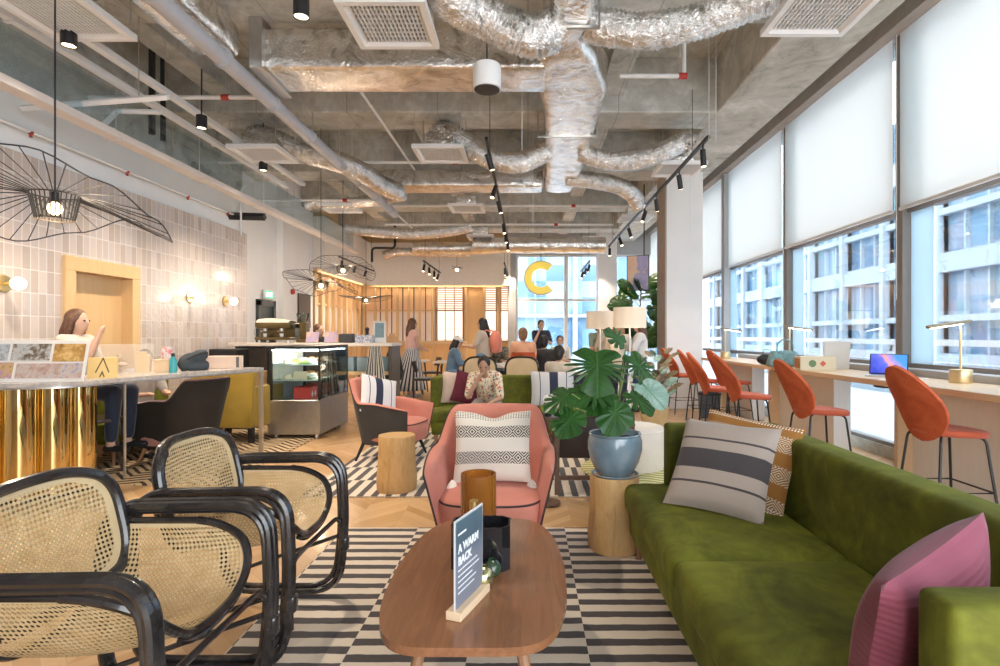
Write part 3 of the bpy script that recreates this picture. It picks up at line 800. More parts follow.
# ------------------------------------------------------------------ tub armchairs
def tub_chair(name, label, inner, outer, piping, legm, group=None, hback=.84, harm=.62, w=.76, d=.72, recline=1.0, legs=True):
    """faces -y; a wrap-round shell with a thick seat pad"""
    t = thing(name, label, 'armchair', (0, 0, 0), 0, group)
    def path(s):              # s -1..1 from one arm tip round the back to the other
        a = s * R(118)
        x = w / 2 * math.sin(a) / max(abs(math.sin(a)), abs(math.cos(a)) * .9, .001) * (1 if True else 0)
        # superellipse in plan
        sa, ca = math.sin(a), math.cos(a)
        x = w / 2 * math.copysign(abs(sa) ** .62, sa); y = d / 2 * math.copysign(abs(ca) ** .62, ca)
        if ca < 0: y = -d / 2 * min(1, abs(a) - PI / 2) / R(28) * .95
        return x, y
    def height(s):
        a = abs(s)
        k = 0 if a < .30 else (1 if a > .62 else (a - .30) / .32); k = k * k * (3 - 2 * k)
        return hback + (harm - hback) * k - .06 * max(0, (a - .75) / .25)
    def surf(s, r, off):
        x, y = path(s); h = height(s); z = .17 + (h - .17) * r
        back = max(0, math.cos(s * R(118)))
        n = Vector((x / (w / 2), y / (d / 2), 0)).normalized()
        return Vector((x * (.74 + .26 * r), y * (.86 + .14 * r) + back * .09 * (r - .3) * recline, z)) - n * off
    NU, NV = 44, 8
    def closed(u, v):
        s = 2 * u - 1
        k = v * 20
        e = min(1, (1 - abs(s)) * 9 + .35)
        if k <= 8: return surf(s, k / 8, 0)
        if k <= 10: q = (k - 8) / 2 * PI; return surf(s, 1, .033 * e * (1 - math.cos(q))) + Vector((0, 0, .018 * math.sin(q)))
        if k <= 18: return surf(s, 1 - (k - 10) / 8, .066 * e)
        q = (k - 18) / 2; return surf(s, 0, .066 * e * (1 - q))
    bm = BM()
    V = grid(bm, closed, NU, 20, cv=True)
    for i in range(NU):
        for j in range(20): pass
    for end in (V[0], V[-1]): bm.faces.new(end)
    # outer faces (v up to 8/20) get the outer cloth
    for f in bm.faces:
        us = [l[bm.loops.layers.uv.active].uv.y for l in f.loops]
        f.material_index = 1 if max(us) <= .42 and len(f.verts) == 4 else 0
    obj('shell', bm, [inner, outer], t, ang=70)
    bm = BM(); tube(bm, [surf(-1 + 2 * k / 60, 1, 0) for k in range(61)], .006, 6); tube(bm, [surf(-1, 1 - k / 8, .0) for k in range(9)], .006, 6); tube(bm, [surf(1, 1 - k / 8, .0) for k in range(9)], .006, 6)
    obj('piping', bm, piping, t)
    sw, sd = w * .80, d * .86
    out = []
    for k in range(40):
        a = 2 * PI * k / 40; cs, sn = math.cos(a), math.sin(a)
        out.append((sw / 2 * math.copysign(abs(cs) ** .55, cs) * (1 - .08 * (sn > 0) * sn), sd / 2 * math.copysign(abs(sn) ** .6, sn) - .045))
    bm = BM()
    rings = [(.94, .20), (1, .225), (1, .37), (.985, .392), (.93, .408), (.6, .424), (.2, .43)]
    rr = [[bm.verts.new((x * s, y * s, z)) for x, y in out] for s, z in rings]
    for a, b in zip(rr, rr[1:]):
        for k in range(40): bm.faces.new((a[k], a[(k + 1) % 40], b[(k + 1) % 40], b[k]))
    bm.faces.new(rr[0]); bm.faces.new(rr[-1]); obj('seat', bm, inner, t, ang=70)
    bm = BM(); tube(bm, [(x * .99, y * .99, .388) for x, y in out], .006, 6, closed=True); obj('seat_piping', bm, piping, t)
    for sx in (-1, 1):
        for sy in (-1, 1):
            bm = BM(); tube(bm, [(sx * w * .30, sy * d * .28, .21), (sx * w * .38, sy * d * .38, 0)], [.021, .012], 10); obj('leg', bm, legm, t)
    return t
pink = fabric('salmon_pink_wool', (.55, .205, .15), .08, sheen=.15); pink2 = fabric('dusty_rose_wool', (.50, .205, .185), .08, sheen=.15)
charcoal = fabric('charcoal_wool', (.045, .040, .037), .12, sheen=.1); dark_pipe = flat('dark_piping', (.05, .03, .03), .8)
charcoal2 = fabric('brown_black_wool', (.020, .016, .011), .12, sheen=.05)
a1 = tub_chair('tub_armchair', 'salmon pink tub armchair holding the woven black and white cushion', pink, pink2, dark_pipe, walnut_leg)
a1.location = (-.215, 3.32, .012)
a2 = tub_chair('tub_armchair', 'charcoal-backed armchair with pink inside and striped cushion behind a log stool', pink, charcoal, dark_pipe, black_metal, w=.72, hback=.84, harm=.60)
a2.location = (-1.47, 5.95, .012); a2.rotation_euler = (0, 0, R(76))
a3 = tub_chair('tub_armchair', 'dark brown armchair with pink seat on the zigzag rug behind the cane chairs', fabric('faded_pink_seat', (.55, .25, .2)), charcoal2, dark_pipe, walnut_leg, w=.72, hback=.86, harm=.66)
a3.location = (-3.62, 5.75, .012); a3.rotation_euler = (0, 0, R(-108))
# its cushions
m = Mat('cream_woven_cushion', (.8, .75, .68), .95, sheen=.2); u, v = uvmat(m)
band = ((v - .70).abs() < .085).max((v - .33).abs() < .085)
a, b = ((u * 6.5).fract() - .5).abs(), ((v - .70).abs().min((v - .33).abs())) / .17; dm = ((a * 1.0 + b) * 4.0).fract() < .55
fr = ((v > .90) * ((u * 30).fract() < .5) * ((v * 40).fract() < .5))
m.color(m.mix((band * dm).max(fr) * .92, m.mix(m.noise(300, 2) * .4, (.70, .64, .56), (.56, .50, .43)), (.03, .025, .025))); m.bump(m.noise(300, 2), .5, .003)
t = thing('cushion', 'cream cushion with two bands of black woven diamonds on the salmon armchair', 'cushion')
bm = BM(); pillow(bm, .47, .43, .15, dent=.035); obj('cover', bm, m.done(), t)
bm = BM()
for sx in (-1, 1):
    for k in range(14):
        q = k * 2.4; r_ = .009 + .002 * (k % 3)
        tube(bm, [(sx * .232, 0, -.205), (sx * (.236 + .018 * math.cos(q)), .018 * math.sin(q), -.225), (sx * (.240 + .03 * math.cos(q)), .03 * math.sin(q), -.252)], [r_, r_ * .7], 5)
obj('tassel', bm, fabric('cream_tassel', (.78, .70, .62)), t)
t.matrix_world = M_at((-.215, 3.34, .655), (1, .02, 0), (0, .26, .96))
def stripe_cushion(name, stripes, base, ink_, **k):
    m = Mat(name, base, .95, sheen=.2); u, v = uvmat(m); s = None
    for c, w_ in stripes:
        q = (u - c).abs() < w_; s = q if s is None else s.max(q)
    m.color(m.mix(s, m.mix(m.noise(300, 2) * .3, base, tuple(c * .8 for c in base)), ink_)); m.bump(m.noise(300, 2), .4, .002); return m.done()
navy_stripe = stripe_cushion('white_navy_striped_cloth', ((.42, .10), (.78, .012), (.16, .010)), (.72, .70, .70), (.03, .035, .07))
bm = BM(); pillow(bm, .46, .42, .14)
o = single('cushion', bm, navy_stripe, 'white cushion with navy stripe in the charcoal and pink armchair', 'cushion')
o.matrix_world = M_at((-1.60, 5.90, .68), (.62, .70, -.25), (-.30, .10, .93))
# ------------------------------------------------------------------ log stools
log_m = Mat('yellow_log_wood', (.66, .43, .19), .5); x, y, z = log_m.xyz()
ang = log_m.noise(3.2, 5, .6, vec=log_m.vec(x * 5, y * 5, z * 1.0), dist=1.6)
c = log_m.ramp(ang, (.25, (.34, .17, .05)), (.42, (.54, .32, .12)), (.6, (.60, .38, .165)), (.75, (.44, .24, .08)))
log_m.color(c); log_m.bump(ang, .1, .004); log_m = log_m.done()
top_m = Mat('log_end_grain', (.70, .48, .24), .55); x, y, z = top_m.xyz()
rad = top_m.n('ShaderNodeVectorMath', operation='LENGTH'); top_m.link(top_m.vec(x, y, 0.0), rad.inputs[0]); rr_ = (E(top_m.nt, rad.outputs['Value']) + top_m.noise(6, 2) * .02) * 320
top_m.color(top_m.mix(rr_.sin() * .25 + .25, (.56, .36, .16), (.42, .24, .09))); top_m = top_m.done()
def log_stool(label, h=.465, r=.16):
    bm = BM(); n = 40
    prof = [(0, 0), (r * 1.0, 0), (r * 1.04, .02), (r * 1.06, .10), (r * .98, h * .5), (r * .96, h * .8), (r * .98, h - .012), (r * .95, h), (0, h)]
    lathe(bm, prof, n=n)
    for v in bm.verts:
        a = math.atan2(v.co.y, v.co.x); k = 1 + .035 * noise.noise(Vector((math.cos(a) * 1.7, math.sin(a) * 1.7, v.co.z * 1.2 + h))) * 2
        v.co.x *= k; v.co.y *= k
    for f in bm.faces:
        if f.calc_center_median().z > h - .002: f.material_index = 1
    return single('log_stool', bm, [log_m, top_m], label, 'stool', group='log stools')
o = log_stool('honey-coloured log stool standing free between the cane chairs and the salmon armchair'); o.location = (-1.12, 4.70, .012)
o = log_stool('honey-coloured log stool carrying the potted swiss cheese plant', .452, .155); o.location = (.54, 3.42, .012)
# ------------------------------------------------------------------ brass bar with the long stone top
stone = Mat('grey_stone_top', (.5, .47, .44), .25, coat=.3); stone.color(stone.ramp(stone.noise(30, 5), (.3, (.34, .32, .31)), (.7, (.58, .54, .50)))); stone = stone.done()
mirror_brass = Mat('polished_brass_sheet', (.66, .48, .20), .05, metal=1); mirror_brass.bump(mirror_brass.noise(1.6, 1), .05, .02); mirror_brass = mirror_brass.done()
t = thing('bar_table', 'curved stone-topped bar on fluted polished brass drums along the tiled wall', 'bar', (0, 0, 0))
front = smooth([(-4.62, 3.75), (-4.1, 3.98), (-3.72, 4.12), (-3.50, 4.30), (-3.40, 4.75), (-3.22, 5.3), (-2.94, 6.12)], 8)
back = smooth([(-3.42, 6.26), (-3.88, 5.40), (-4.05, 5.05), (-4.2, 4.85), (-4.62, 4.72)], 8)
ol = [(p.x, p.y) for p in front + back]
bm = BM(); prism(bm, ol, .935, .968); obj('stone_top', bm, stone, t)
bm = BM(); prism(bm, [(x, y) for x, y in ol], .922, .934); obj('steel_edge', bm, steel, t)
path = smooth([(-4.66, 3.98), (-4.30, 4.12), (-4.02, 4.28), (-3.82, 4.50), (-3.74, 4.78)], 10)
acc = [0]
for a, b in zip(path, path[1:]): acc.append(acc[-1] + (b - a).length)
def onpath(s):
    for k in range(len(path) - 1):
        if acc[k + 1] >= s: f = (s - acc[k]) / (acc[k + 1] - acc[k]); return path[k].lerp(path[k + 1], f), (path[k + 1] - path[k]).normalized()
    return path[-1], (path[-1] - path[-2]).normalized()
nfl = 6; step = acc[-1] / nfl
for k in range(nfl):
    p, d = onpath((k + .5) * step); bm = BM()
    nrm = Vector((d.y, -d.x, 0))
    lathe(bm, [(0, .05), (step * .52, .05), (step * .52, .922), (0, .922)], c=(p.x - nrm.x * .05, p.y - nrm.y * .05, 0), n=40); obj('brass_drum', bm, mirror_brass, t)
bm = BM(); tube(bm, [(p.x - .0, p.y + .08, .03) for p in path], .03, 8); obj('plinth', bm, black_metal, t)
champ = flat('champagne_metal', (.62, .54, .42), .35, metal=.8)
bm = BM(); b2(bm, (-2.99, 6.10, 0.012), (-2.95, 6.14, .935), .004, 1); obj('leg', bm, champ, t)
bm = BM(); b2(bm, (-3.72, 5.05, 0.012), (-3.70, 5.07, .935), .003, 1); obj('leg', bm, champ, t)

ST = .968
def card(bm, w, h, t_=.004): b2(bm, (-w / 2, -t_ / 2, 0), (w / 2, t_ / 2, h))
paper = flat('white_card', (.70, .69, .68), .6, var=.02)
def print_mat(name, cols, s=7):
    m = Mat(name, cols[0], .4); f = m.noise(s, 6, .7, dist=.5); n = len(cols)
    m.color(m.ramp(f, *[(.28 + .44 * i / (n - 1), c) for i, c in enumerate(cols)])); return m.done()
t = thing('display_board', 'white tilted board showing four interior photographs on the stone bar top', 'display board', (-3.79, 4.20, ST), R(8))
TI = xf((0, 0, 0), (R(-14), 0, 0))
bm = BM(); box(bm, (0, 0, .165), (.72, .012, .33), .002, 1, M=TI); obj('board', bm, paper, t)
bm = BM(); box(bm, (0, .125, .10), (.4, .004, .2), 0, 1, rot=(R(16), 0, 0)); obj('easel_flap', bm, paper, t)
for x0, x1, z0, z1, cols in ((-.34, -.19, .17, .30, ((.05, .12, .25), (.45, .5, .55), (.12, .12, .1))), (-.17, .10, .17, .30, ((.08, .2, .4), (.5, .5, .48), (.08, .06, .04), (.4, .3, .2))), (.12, .34, .16, .30, ((.15, .08, .02), (.45, .26, .08), (.75, .55, .25))),
                             (-.34, -.14, .03, .155, ((.08, .05, .04), (.5, .35, .15), (.35, .2, .35), (.7, .65, .6))), (-.12, .34, .03, .145, ((.15, .06, .12), (.42, .3, .25), (.5, .45, .44), (.05, .1, .3)))):
    bm = BM(); box(bm, ((x0 + x1) / 2, -.0075, (z0 + z1) / 2), (x1 - x0, .003, z1 - z0), 0, 1, M=TI); obj('photo_print', bm, print_mat('interior_photo_print', cols, 16), t)
bm = BM(); box(bm, (0, 0, .09), (.20, .012, .18), .003, 1, rot=(R(-12), 0, 0)); single('paper_card', bm, paper, 'blank white card standing up behind the board of photographs', 'card', (-3.96, 4.58, ST), (0, 0, R(10)))
# leaf print, boxes, frosted sheet
gold_card = Mat('gold_leaf_print', (.7, .5, .2), .5); x, y, z = gold_card.xyz()
rr_ = ((x.abs() * 2.2 + (z - .02) * .9) * 60).sin() > .72; inside = (x.abs() < ((z * 18).sin() * .055 + .01)); gold_card.color(gold_card.mix(rr_ * inside, (.68, .50, .22), (.10, .07, .03))); gold_card = gold_card.done()
bm = BM(); box(bm, (0, 0, .085), (.22, .02, .175), .003, 1, rot=(R(-8), 0, 0)); single('leaf_print', bm, gold_card, 'small golden plaque with a dark leaf drawing on the stone bar top', 'plaque', (-3.60, 4.66, ST), (0, 0, R(14)))
bm = BM(); b2(bm, (-.205, -.003, 0), (.205, .003, .28), .002, 1); single('acrylic_screen', bm, frosted, 'frosted upright acrylic sheet standing on the bar past the leaf plaque', 'screen', (-3.66, 5.02, ST), (0, 0, R(30)))
kraft = flat('pale_wood_box', (.68, .50, .32), .7)
bm = BM(); b2(bm, (-.085, -.08, 0), (.085, .08, .11), .003, 1); b2(bm, (-.087, -.082, .11), (.087, .082, .125), .003, 1)
single('wooden_crate', bm, kraft, 'plain pale wood box on the bar with a patterned can on it', 'box', (-3.58, 5.42, ST), (0, 0, R(20)))
can = print_mat('patterned_can', ((.7, .68, .66), (.65, .15, .15), (.75, .72, .7), (.15, .2, .18)), 22)
bm = BM(); lathe(bm, [(0, 0), (.05, 0), (.052, .01), (.052, .115), (.048, .12), (0, .12)], n=24); single('patterned_can', bm, can, 'white can printed with red and dark shapes on top of the pale wood box', 'can', (-3.545, 5.41, ST + .126))
bm = BM(); b2(bm, (-.06, -.03, 0), (.06, .03, .165), .003, 1); b2(bm, (-.055, -.025, .165), (.03, .025, .20), .003, 1); single('wood_block_sign', bm, flat('amber_wood_block', (.66, .44, .16), .6), 'stacked amber wood block sign between the frosted sheet and the patterned can', 'wood block', (-3.75, 5.36, ST), (0, 0, R(20)))
t = thing('spray_bottle', 'teal and clear spray bottle standing at the edge of the stone bar', 'bottle', (-3.42, 5.30, ST))
bm = BM(); lathe(bm, [(0, 0), (.032, 0), (.034, .012), (.034, .12), (.016, .15), (.014, .16), (0, .16)], n=20); obj('body', bm, flat('teal_liquid_bottle', (.05, .32, .36), .2), t)
bm = BM(); lathe(bm, [(.016, .155), (.016, .185), (0, .187)], n=14); obj('cap', bm, black_metal, t)
bag = flat('dark_blue_grey_cloth', (.045, .055, .065), .85, bump=.4, bscale=12)
bm = BM()
pts = [(-.20, 0, .03), (-.12, .0, .09), (-.02, 0, .13), (.07, 0, .17), (.16, 0, .19)]
tube(bm, smooth(pts, 5), [.05, .06, .075, .085, .09, .09, .09, .09, .09, .085, .08, .08, .08, .075, .07, .07, .065, .06, .055, .05, .04], 14)
box(bm, (.03, 0, .055), (.30, .14, .11), .035, 3, rot=(0, 0, .1))
bmesh.ops.recalc_face_normals(bm, faces=bm.faces)
for v in bm.verts: v.co += Vector((0, 0, .012)) * noise.noise(v.co * 14)
t = thing('shoulder_bag', 'dark slumped cloth bag lying on the stone bar beside the spray bottle', 'bag', (-3.40, 5.62, ST + .0), R(35)); t.scale = (.68, .68, .9)
obj('body', bm, bag, t, mods=[('REMESH', dict(mode='VOXEL', voxel_size=.012)), ('SMOOTH', dict(iterations=4, factor=.5))])
bm = BM(); tube(bm, smooth([(-.14, -.06, .10), (-.05, -.10, .16), (.08, -.09, .20), (.16, -.05, .20)], 6), .008, 6); obj('strap', bm, black_metal, t)
t = thing('storage_box', 'long pale wood box with a dark end panel at the far end of the bar', 'box', (-3.33, 5.98, ST), R(16))
bm = BM(); b2(bm, (-.14, -.07, 0), (.20, .07, .135), .004, 1); obj('body', bm, flat('pink_beige_box', (.66, .50, .40), .6), t)
bm = BM(); b2(bm, (.155, -.0715, .01), (.185, -.0695, .125)); obj('end_panel', bm, flat('dark_grey_panel', (.10, .09, .09), .5), t)

# olive armchair seen from behind, green bench, stool
olive = fabric('olive_mustard_cloth', (.36, .235, .03), .1)
t = thing('olive_armchair', 'olive yellow high-sided armchair seen from behind, beyond the brass bar', 'armchair', (-3.70, 7.05, .0), R(-8))
bm = BM(); b2(bm, (-.42, -.36, .20), (.42, -.28, .88), .02, 2)
for v in bm.verts: v.co.x += (v.co.z - .5) * .06
obj('backrest', bm, olive, t)
for s in (-1, 1):
    bm = BM(); b2(bm, (s * .42, -.30, .20), (s * .35, .32, .70), .02, 2); obj('armrest', bm, olive, t)
bm = BM(); b2(bm, (-.34, -.28, .22), (.34, .33, .44), .03, 3); obj('seat', bm, olive, t)
for sx in (-1, 1):
    for sy in (-1, 1):
        bm = BM(); b2(bm, (sx * .36 - .03, sy * .28 - .03, 0), (sx * .36 + .03, sy * .28 + .03, .21), .003, 1); obj('leg', bm, black_metal, t)
t = thing('green_bench', 'low green upholstered bench against the tiled wall behind the bar', 'bench', (-4.38, 6.2, .012))
bm = BM(); b2(bm, (-.27, -.75, .22), (.27, .75, .44), .04, 3); obj('seat', bm, green_velvet, t)
bm = BM(); b2(bm, (-.27, -.75, .40), (-.15, .75, .78), .03, 3); obj('backrest', bm, green_velvet, t)
for sx in (-.2, .2):
    for sy in (-.65, .65):
        bm = BM(); tube(bm, [(sx, sy, .23), (sx * 1.1, sy * 1.04, 0)], [.022, .014], 8); obj('leg', bm, walnut_leg, t)
t = thing('side_table', 'small dark wooden side table with slanting legs by the green bench', 'side table', (-4.12, 5.25, .012)); walnut_leg_ = walnut_leg; walnut_leg = wood('dark_brown_leg_wood', (.09, .05, .03), (.05, .03, .02), axis=2)
bm = BM(); lathe(bm, [(0, .50), (.23, .50), (.235, .51), (.23, .53), (0, .53)], n=32); obj('tabletop', bm, walnut_leg, t)
for k in range(3):
    a = k * 2 * PI / 3 + .4; bm = BM(); tube(bm, [(.12 * math.cos(a), .12 * math.sin(a), .50), (.21 * math.cos(a), .21 * math.sin(a), 0)], [.022, .014], 8); obj('leg', bm, walnut_leg, t)

walnut_leg = walnut_leg_
# ------------------------------------------------------------------ wall sconces, exit sign, wall bits
t0 = None; BULBS_AND_FILL = []; LAMPS = []
globe = Mat('lit_globe', (1, .93, .8), .4, emis=(1, .86, .66), emstr=3.5).done()
def sconce(label, y, z=1.84):
    t = thing('wall_sconce', label, 'wall light', (-4.695, y, z), 0, 'brass globe wall lights on the tiles')
    bm = BM(); lathe(bm, [(0, 0), (.075, 0), (.08, .008), (.07, .016), (0, .018)], M=xf((0, 0, 0), (0, R(90), 0)), n=32); obj('backplate', bm, brass, t)
    bm = BM(); cyl(bm, (.012, 0, 0), (.07, 0, 0), .014); ell(bm, (.072, 0, 0), (.02, .03, .03)); obj('holder', bm, brass, t)
    bm = BM(); ell(bm, (.135, 0, 0), .058, 24, 14); obj('globe', bm, globe, t)
    BULBS_AND_FILL.append(((-4.695 + .34, y, z), 1.3))
for lb, yy, z in (('brass globe wall light at the frame edge, on the camera side of the oak door', 4.92, 1.79), ('brass globe wall light on the tiles just past the oak door', 7.63, 1.85), ('brass globe wall light on the tiles farther from the oak door, nearer the exit', 8.52, 1.85)): sconce(lb, yy, z)
green_sign = Mat('lit_green_sign', (.02, .35, .18), .5, emis=(.02, .55, .25), emstr=.9).done()
t = thing('exit_sign', 'small green lit EXIT sign over the charcoal door', 'exit sign', (-5.13, 10.86, 2.04))
bm = BM(); b2(bm, (-.02, -.18, 0), (.03, .18, .17), .004, 1); obj('housing', bm, white_metal, t)
bm = BM(); b2(bm, (.031, -.165, .015), (.034, .165, .155)); obj('face', bm, green_sign, t)
text_mesh('EXIT', .13, Mat('lit_white_letters', (1, 1, 1), .5, emis=(1, 1, 1), emstr=1.2).done(), 'lettering', t, Matrix(((0, 0, 1, .0355), (1, 0, 0, -.145), (0, 1, 0, .04), (0, 0, 0, 1))), bold=.002)
bm = BM(); lathe(bm, [(0, 0), (.06, 0), (.06, .04), (.04, .06), (0, .06)], M=xf((0, 0, 0), (0, R(90), 0)), n=20); single('fire_alarm_bell', bm, red_paint, 'round red fire alarm on the white wall past the exit sign', 'alarm', (-5.07, 11.8, 2.26))
t = thing('notice_panel', 'dark brown flat panel on the white wall past the exit door', 'panel', (-5.19, 12.72, 1.5))
bm = BM(); b2(bm, (0, -.34, 0), (.03, .34, .78), .005, 1); obj('frame', bm, flat('dark_brown_frame', (.06, .045, .035), .5), t)
bm = BM(); b2(bm, (.031, -.30, .04), (.034, .30, .74)); obj('board', bm, flat('dark_taupe_board', (.12, .095, .075), .7), t)

# ------------------------------------------------------------------ display fridge
t = thing('display_fridge', 'glass-fronted cake display fridge with a stainless steel base', 'display fridge', (-2.985, 7.55, 0))
hx, hy = .335, .55
bm = BM(); b2(bm, (-hx, -hy, .06), (hx, hy, .50), .008, 1); obj('steel_base', bm, steel, t)
bm = BM(); b2(bm, (-hx, -hy, 1.15), (hx, hy, 1.19), .004, 1); obj('top_panel', bm, black_metal, t)
for sx, sy, w_ in ((-1, -1, .06), (1, -1, .022), (1, 1, .022), (-1, 1, .06)):
    bm = BM(); b2(bm, (sx * hx, sy * hy, .50), (sx * (hx - w_), sy * (hy - .03), 1.15), .002, 1); obj('post', bm, black_metal, t)
bm = BM(); b2(bm, (-hx + .005, -hy, .5), (-hx + .02, hy, 1.15)); obj('rear_door', bm, flat('pale_grey_liner', (.55, .60, .60), .4), t)
bm = BM(); b2(bm, (hx - .008, -hy + .03, .51), (hx - .002, hy - .03, 1.15)); obj('front_pane', bm, case_glass, t)
bm = BM(); b2(bm, (-hx + .06, -hy + .002, .51), (hx - .02, -hy + .008, 1.15)); obj('side_pane', bm, case_glass, t)
shelf_m = flat('pale_glass_shelf', (.55, .66, .66), .2)
for z in (.74, .94):
    bm = BM(); b2(bm, (-hx + .03, -hy + .05, z), (hx - .07, hy - .05, z + .014)); obj('shelf', bm, shelf_m, t)
led = Mat('white_led_strip', (1, 1, 1), .5, emis=(.9, .96, 1), emstr=22).done()
bm = BM(); b2(bm, (-hx + .08, -hy + .03, 1.125), (hx - .05, -hy + .05, 1.145)); obj('light_strip', bm, led, t)
bm = BM(); b2(bm, (hx - .05, -hy + .06, 1.125), (hx - .03, hy - .06, 1.145)); obj('light_strip', bm, led, t)
for sx in (-.26, .26):
    for sy in (-.46, .46):
        bm = BM(); cyl(bm, (sx, sy, 0), (sx, sy, .07), .025); obj('foot', bm, steel, t)
BULBS_AND_FILL.append(((-2.985, 7.25, 1.06), 4)); BULBS_AND_FILL.append(((-2.985, 7.8, 1.06), 4)); BULBS_AND_FILL.append(((-2.80, 7.5, .9), 3))  # added point lights without a lamp body, to brighten the fridge inside
food = [flat('cream_cake', (.80, .72, .58), .6), flat('brown_pastry', (.46, .26, .10), .6, scale=30, var=.3), flat('white_icing', (.86, .86, .84), .5), flat('green_salad', (.25, .34, .10), .7, scale=40, var=.4)]
fx0, fy0 = -2.985, 7.55
fn = ('cream', 'golden brown', 'white', 'green')
k = 0
for z, rows in ((.954, 4), (.754, 4)):
    for j in range(4):
        for i_ in range(2):
            x, y = fx0 - .14 + i_ * .22, fy0 - .40 + j * .26
            kk = (k * 7 + j) % 4; k += 1
            bm = BM(); lathe(bm, [(0, 0), (.075, 0), (.095, .012), (.09, .014), (.07, .006), (0, .006)], n=24)
            lathe(bm, [(0, .008), (.055, .008), (.06, .03), (.05, .058), (0, .07)] if kk != 3 else [(0, .008), (.07, .008), (.065, .03), (.03, .05), (0, .055)], n=18 if kk else 8)
            single('plated_cake', bm, food[kk], 'plated %s cake on a shelf of the display fridge' % fn[kk], 'cake', (x, y, z), group='cakes and pastries in the display fridge')
redbox = Mat('red_white_carton', (.7, .1, .08), .5); x, y, z = redbox.xyz(); redbox.color(redbox.mix((((y / .10).fract() - .5).abs() + ((z / .13).fract() - .5).abs()) < .33, (.72, .09, .08), (.86, .84, .82))); redbox = redbox.done()
for j, yy in enumerate((7.17, 7.42, 7.67)):
    bm = BM(); b2(bm, (-.11, -.11, 0), (.11, .11, .15), .004, 1); b2(bm, (-.112, -.112, .13), (.112, .112, .152), .004, 1)
    single('pastry_carton', bm, redbox, 'red and white pastry carton on the floor of the display fridge', 'carton', (-2.90, yy, .505), group='red and white cartons in the fridge')
bm = BM(); b2(bm, (-.09, -.002, 0), (.09, .002, .11)); single('price_card', bm, flat('cream_card', (.75, .66, .48), .6), 'cream price card leaning inside the display fridge', 'card', (-2.93, 7.06, .757), (R(-20), 0, 0))

# ------------------------------------------------------------------ service counter with coffee machine
t = thing('service_counter', 'long service counter with a pale top behind the display fridge', 'counter', (0, 0, 0))
bm = BM(); b2(bm, (-4.55, 8.30, 1.16), (-2.05, 8.95, 1.21), .005, 1); obj('countertop', bm, flat('pale_stone_counter', (.72, .64, .55), .35), t)
bm = BM(); b2(bm, (-4.45, 8.36, 0), (-2.95, 8.9, 1.16)); obj('cabinet', bm, flat('dark_brown_cabinet', (.05, .04, .035), .5), t)
for z in (.35, .72): 
    bm = BM(); b2(bm, (-2.95, 8.40, z), (-2.10, 8.9, z + .05)); obj('shelf', bm, oak_warm, t)
bm = BM(); b2(bm, (-2.12, 8.36, 0), (-2.07, 8.9, 1.16)); obj('end_panel', bm, flat('dark_bronze_panel', (.10, .08, .06), .4), t)
CT = 1.21
shelfbox = flat('blue_grey_box', (.25, .33, .36), .6)
for i_ in range(3):
    bm = BM(); b2(bm, (-.11, -.12, 0), (.11, .12, .22), .01, 2)
    single('storage_tub', bm, shelfbox, 'blue-grey tub on the open shelf of the service counter', 'tub', (-2.80 + i_ * .27, 8.6, .77), group='tubs on the counter shelf')
t = thing('espresso_machine', 'wide brass-brown espresso machine with a pale rounded top on the service counter', 'espresso machine', (-3.93, 8.62, CT - .0)); t.scale = (.80, .80, .74)
em = flat('dark_bronze_metal', (.16, .12, .055), .3, metal=.7)
bm = BM(); b2(bm, (-.34, -.22, .06), (.34, .25, .12), .01, 1); b2(bm, (-.34, .02, .12), (.34, .25, .42), .01, 1); b2(bm, (-.34, -.20, .30), (.34, .25, .42), .015, 2); obj('body', bm, em, t)
bm = BM()
def hood(u, v):
    x = -.33 + .62 * u; a = PI * v
    h = .10 * (1 - (2 * u - .7) ** 2 * .35); return Vector((x, .02 - .2 * math.cos(a), .42 + h * math.sin(a)))
grid(bm, hood, 14, 10); obj('hood', bm, flat('cream_hood', (.74, .68, .56), .4), t)
for x in (-.18, .14):
    bm = BM(); cyl(bm, (x, -.12, .30), (x, -.12, .24), .035); tube(bm, [(x, -.14, .25), (x, -.28, .24)], .014, 8); obj('group_head', bm, steel, t)
    bm = BM(); lathe(bm, [(0, 0), (.03, 0), (.038, .07), (.034, .07), (.026, .006), (0, .006)], c=(x, -.12, .125), n=16); obj('cup', bm, white_metal, t)
bm = BM(); tube(bm, smooth([(-.31, -.18, .34), (-.33, -.24, .25), (-.32, -.23, .15)], 5), .008, 6); obj('steam_wand', bm, steel, t)
for x in (-.28, .28):
    for y in (-.15, .2):
        bm = BM(); cyl(bm, (x, y, 0), (x, y, .065), .025); obj('foot', bm, steel, t)
t = thing('coffee_grinder', 'coffee grinder with a clear bean hopper beside the espresso machine', 'grinder', (-3.52, 8.62, CT))
bm = BM(); b2(bm, (-.08, -.10, 0), (.08, .12, .05), .01, 1); b2(bm, (-.06, -.02, .05), (.06, .12, .32), .02, 2); obj('body', bm, em, t)
bm = BM(); lathe(bm, [(0, .32), (.05, .32), (.10, .42), (.10, .46), (.095, .46), (.04, .33)], n=24); obj('hopper', bm, case_glass, t)
bm = BM(); b2(bm, (-.20, -.15, 0), (.20, .2, .33), .01, 1); b2(bm, (-.17, -.165, .08), (.17, -.15, .27), .003, 1)
single('till_box', bm, black_metal, 'black boxy appliance at the wall end of the service counter', 'appliance', (-4.42 , 8.1, .87))
bpy.data.objects['till_box'].location = (-4.33, 7.95, .8)
t = thing('back_cabinet', 'orange-brown wooden cabinet under the black appliance beside the fridge', 'cabinet', (-4.30, 7.95, 0))
bm = BM(); b2(bm, (-.30, -.25, .08), (.42, .25, .80), .004, 1); obj('carcass', bm, oak_warm, t)
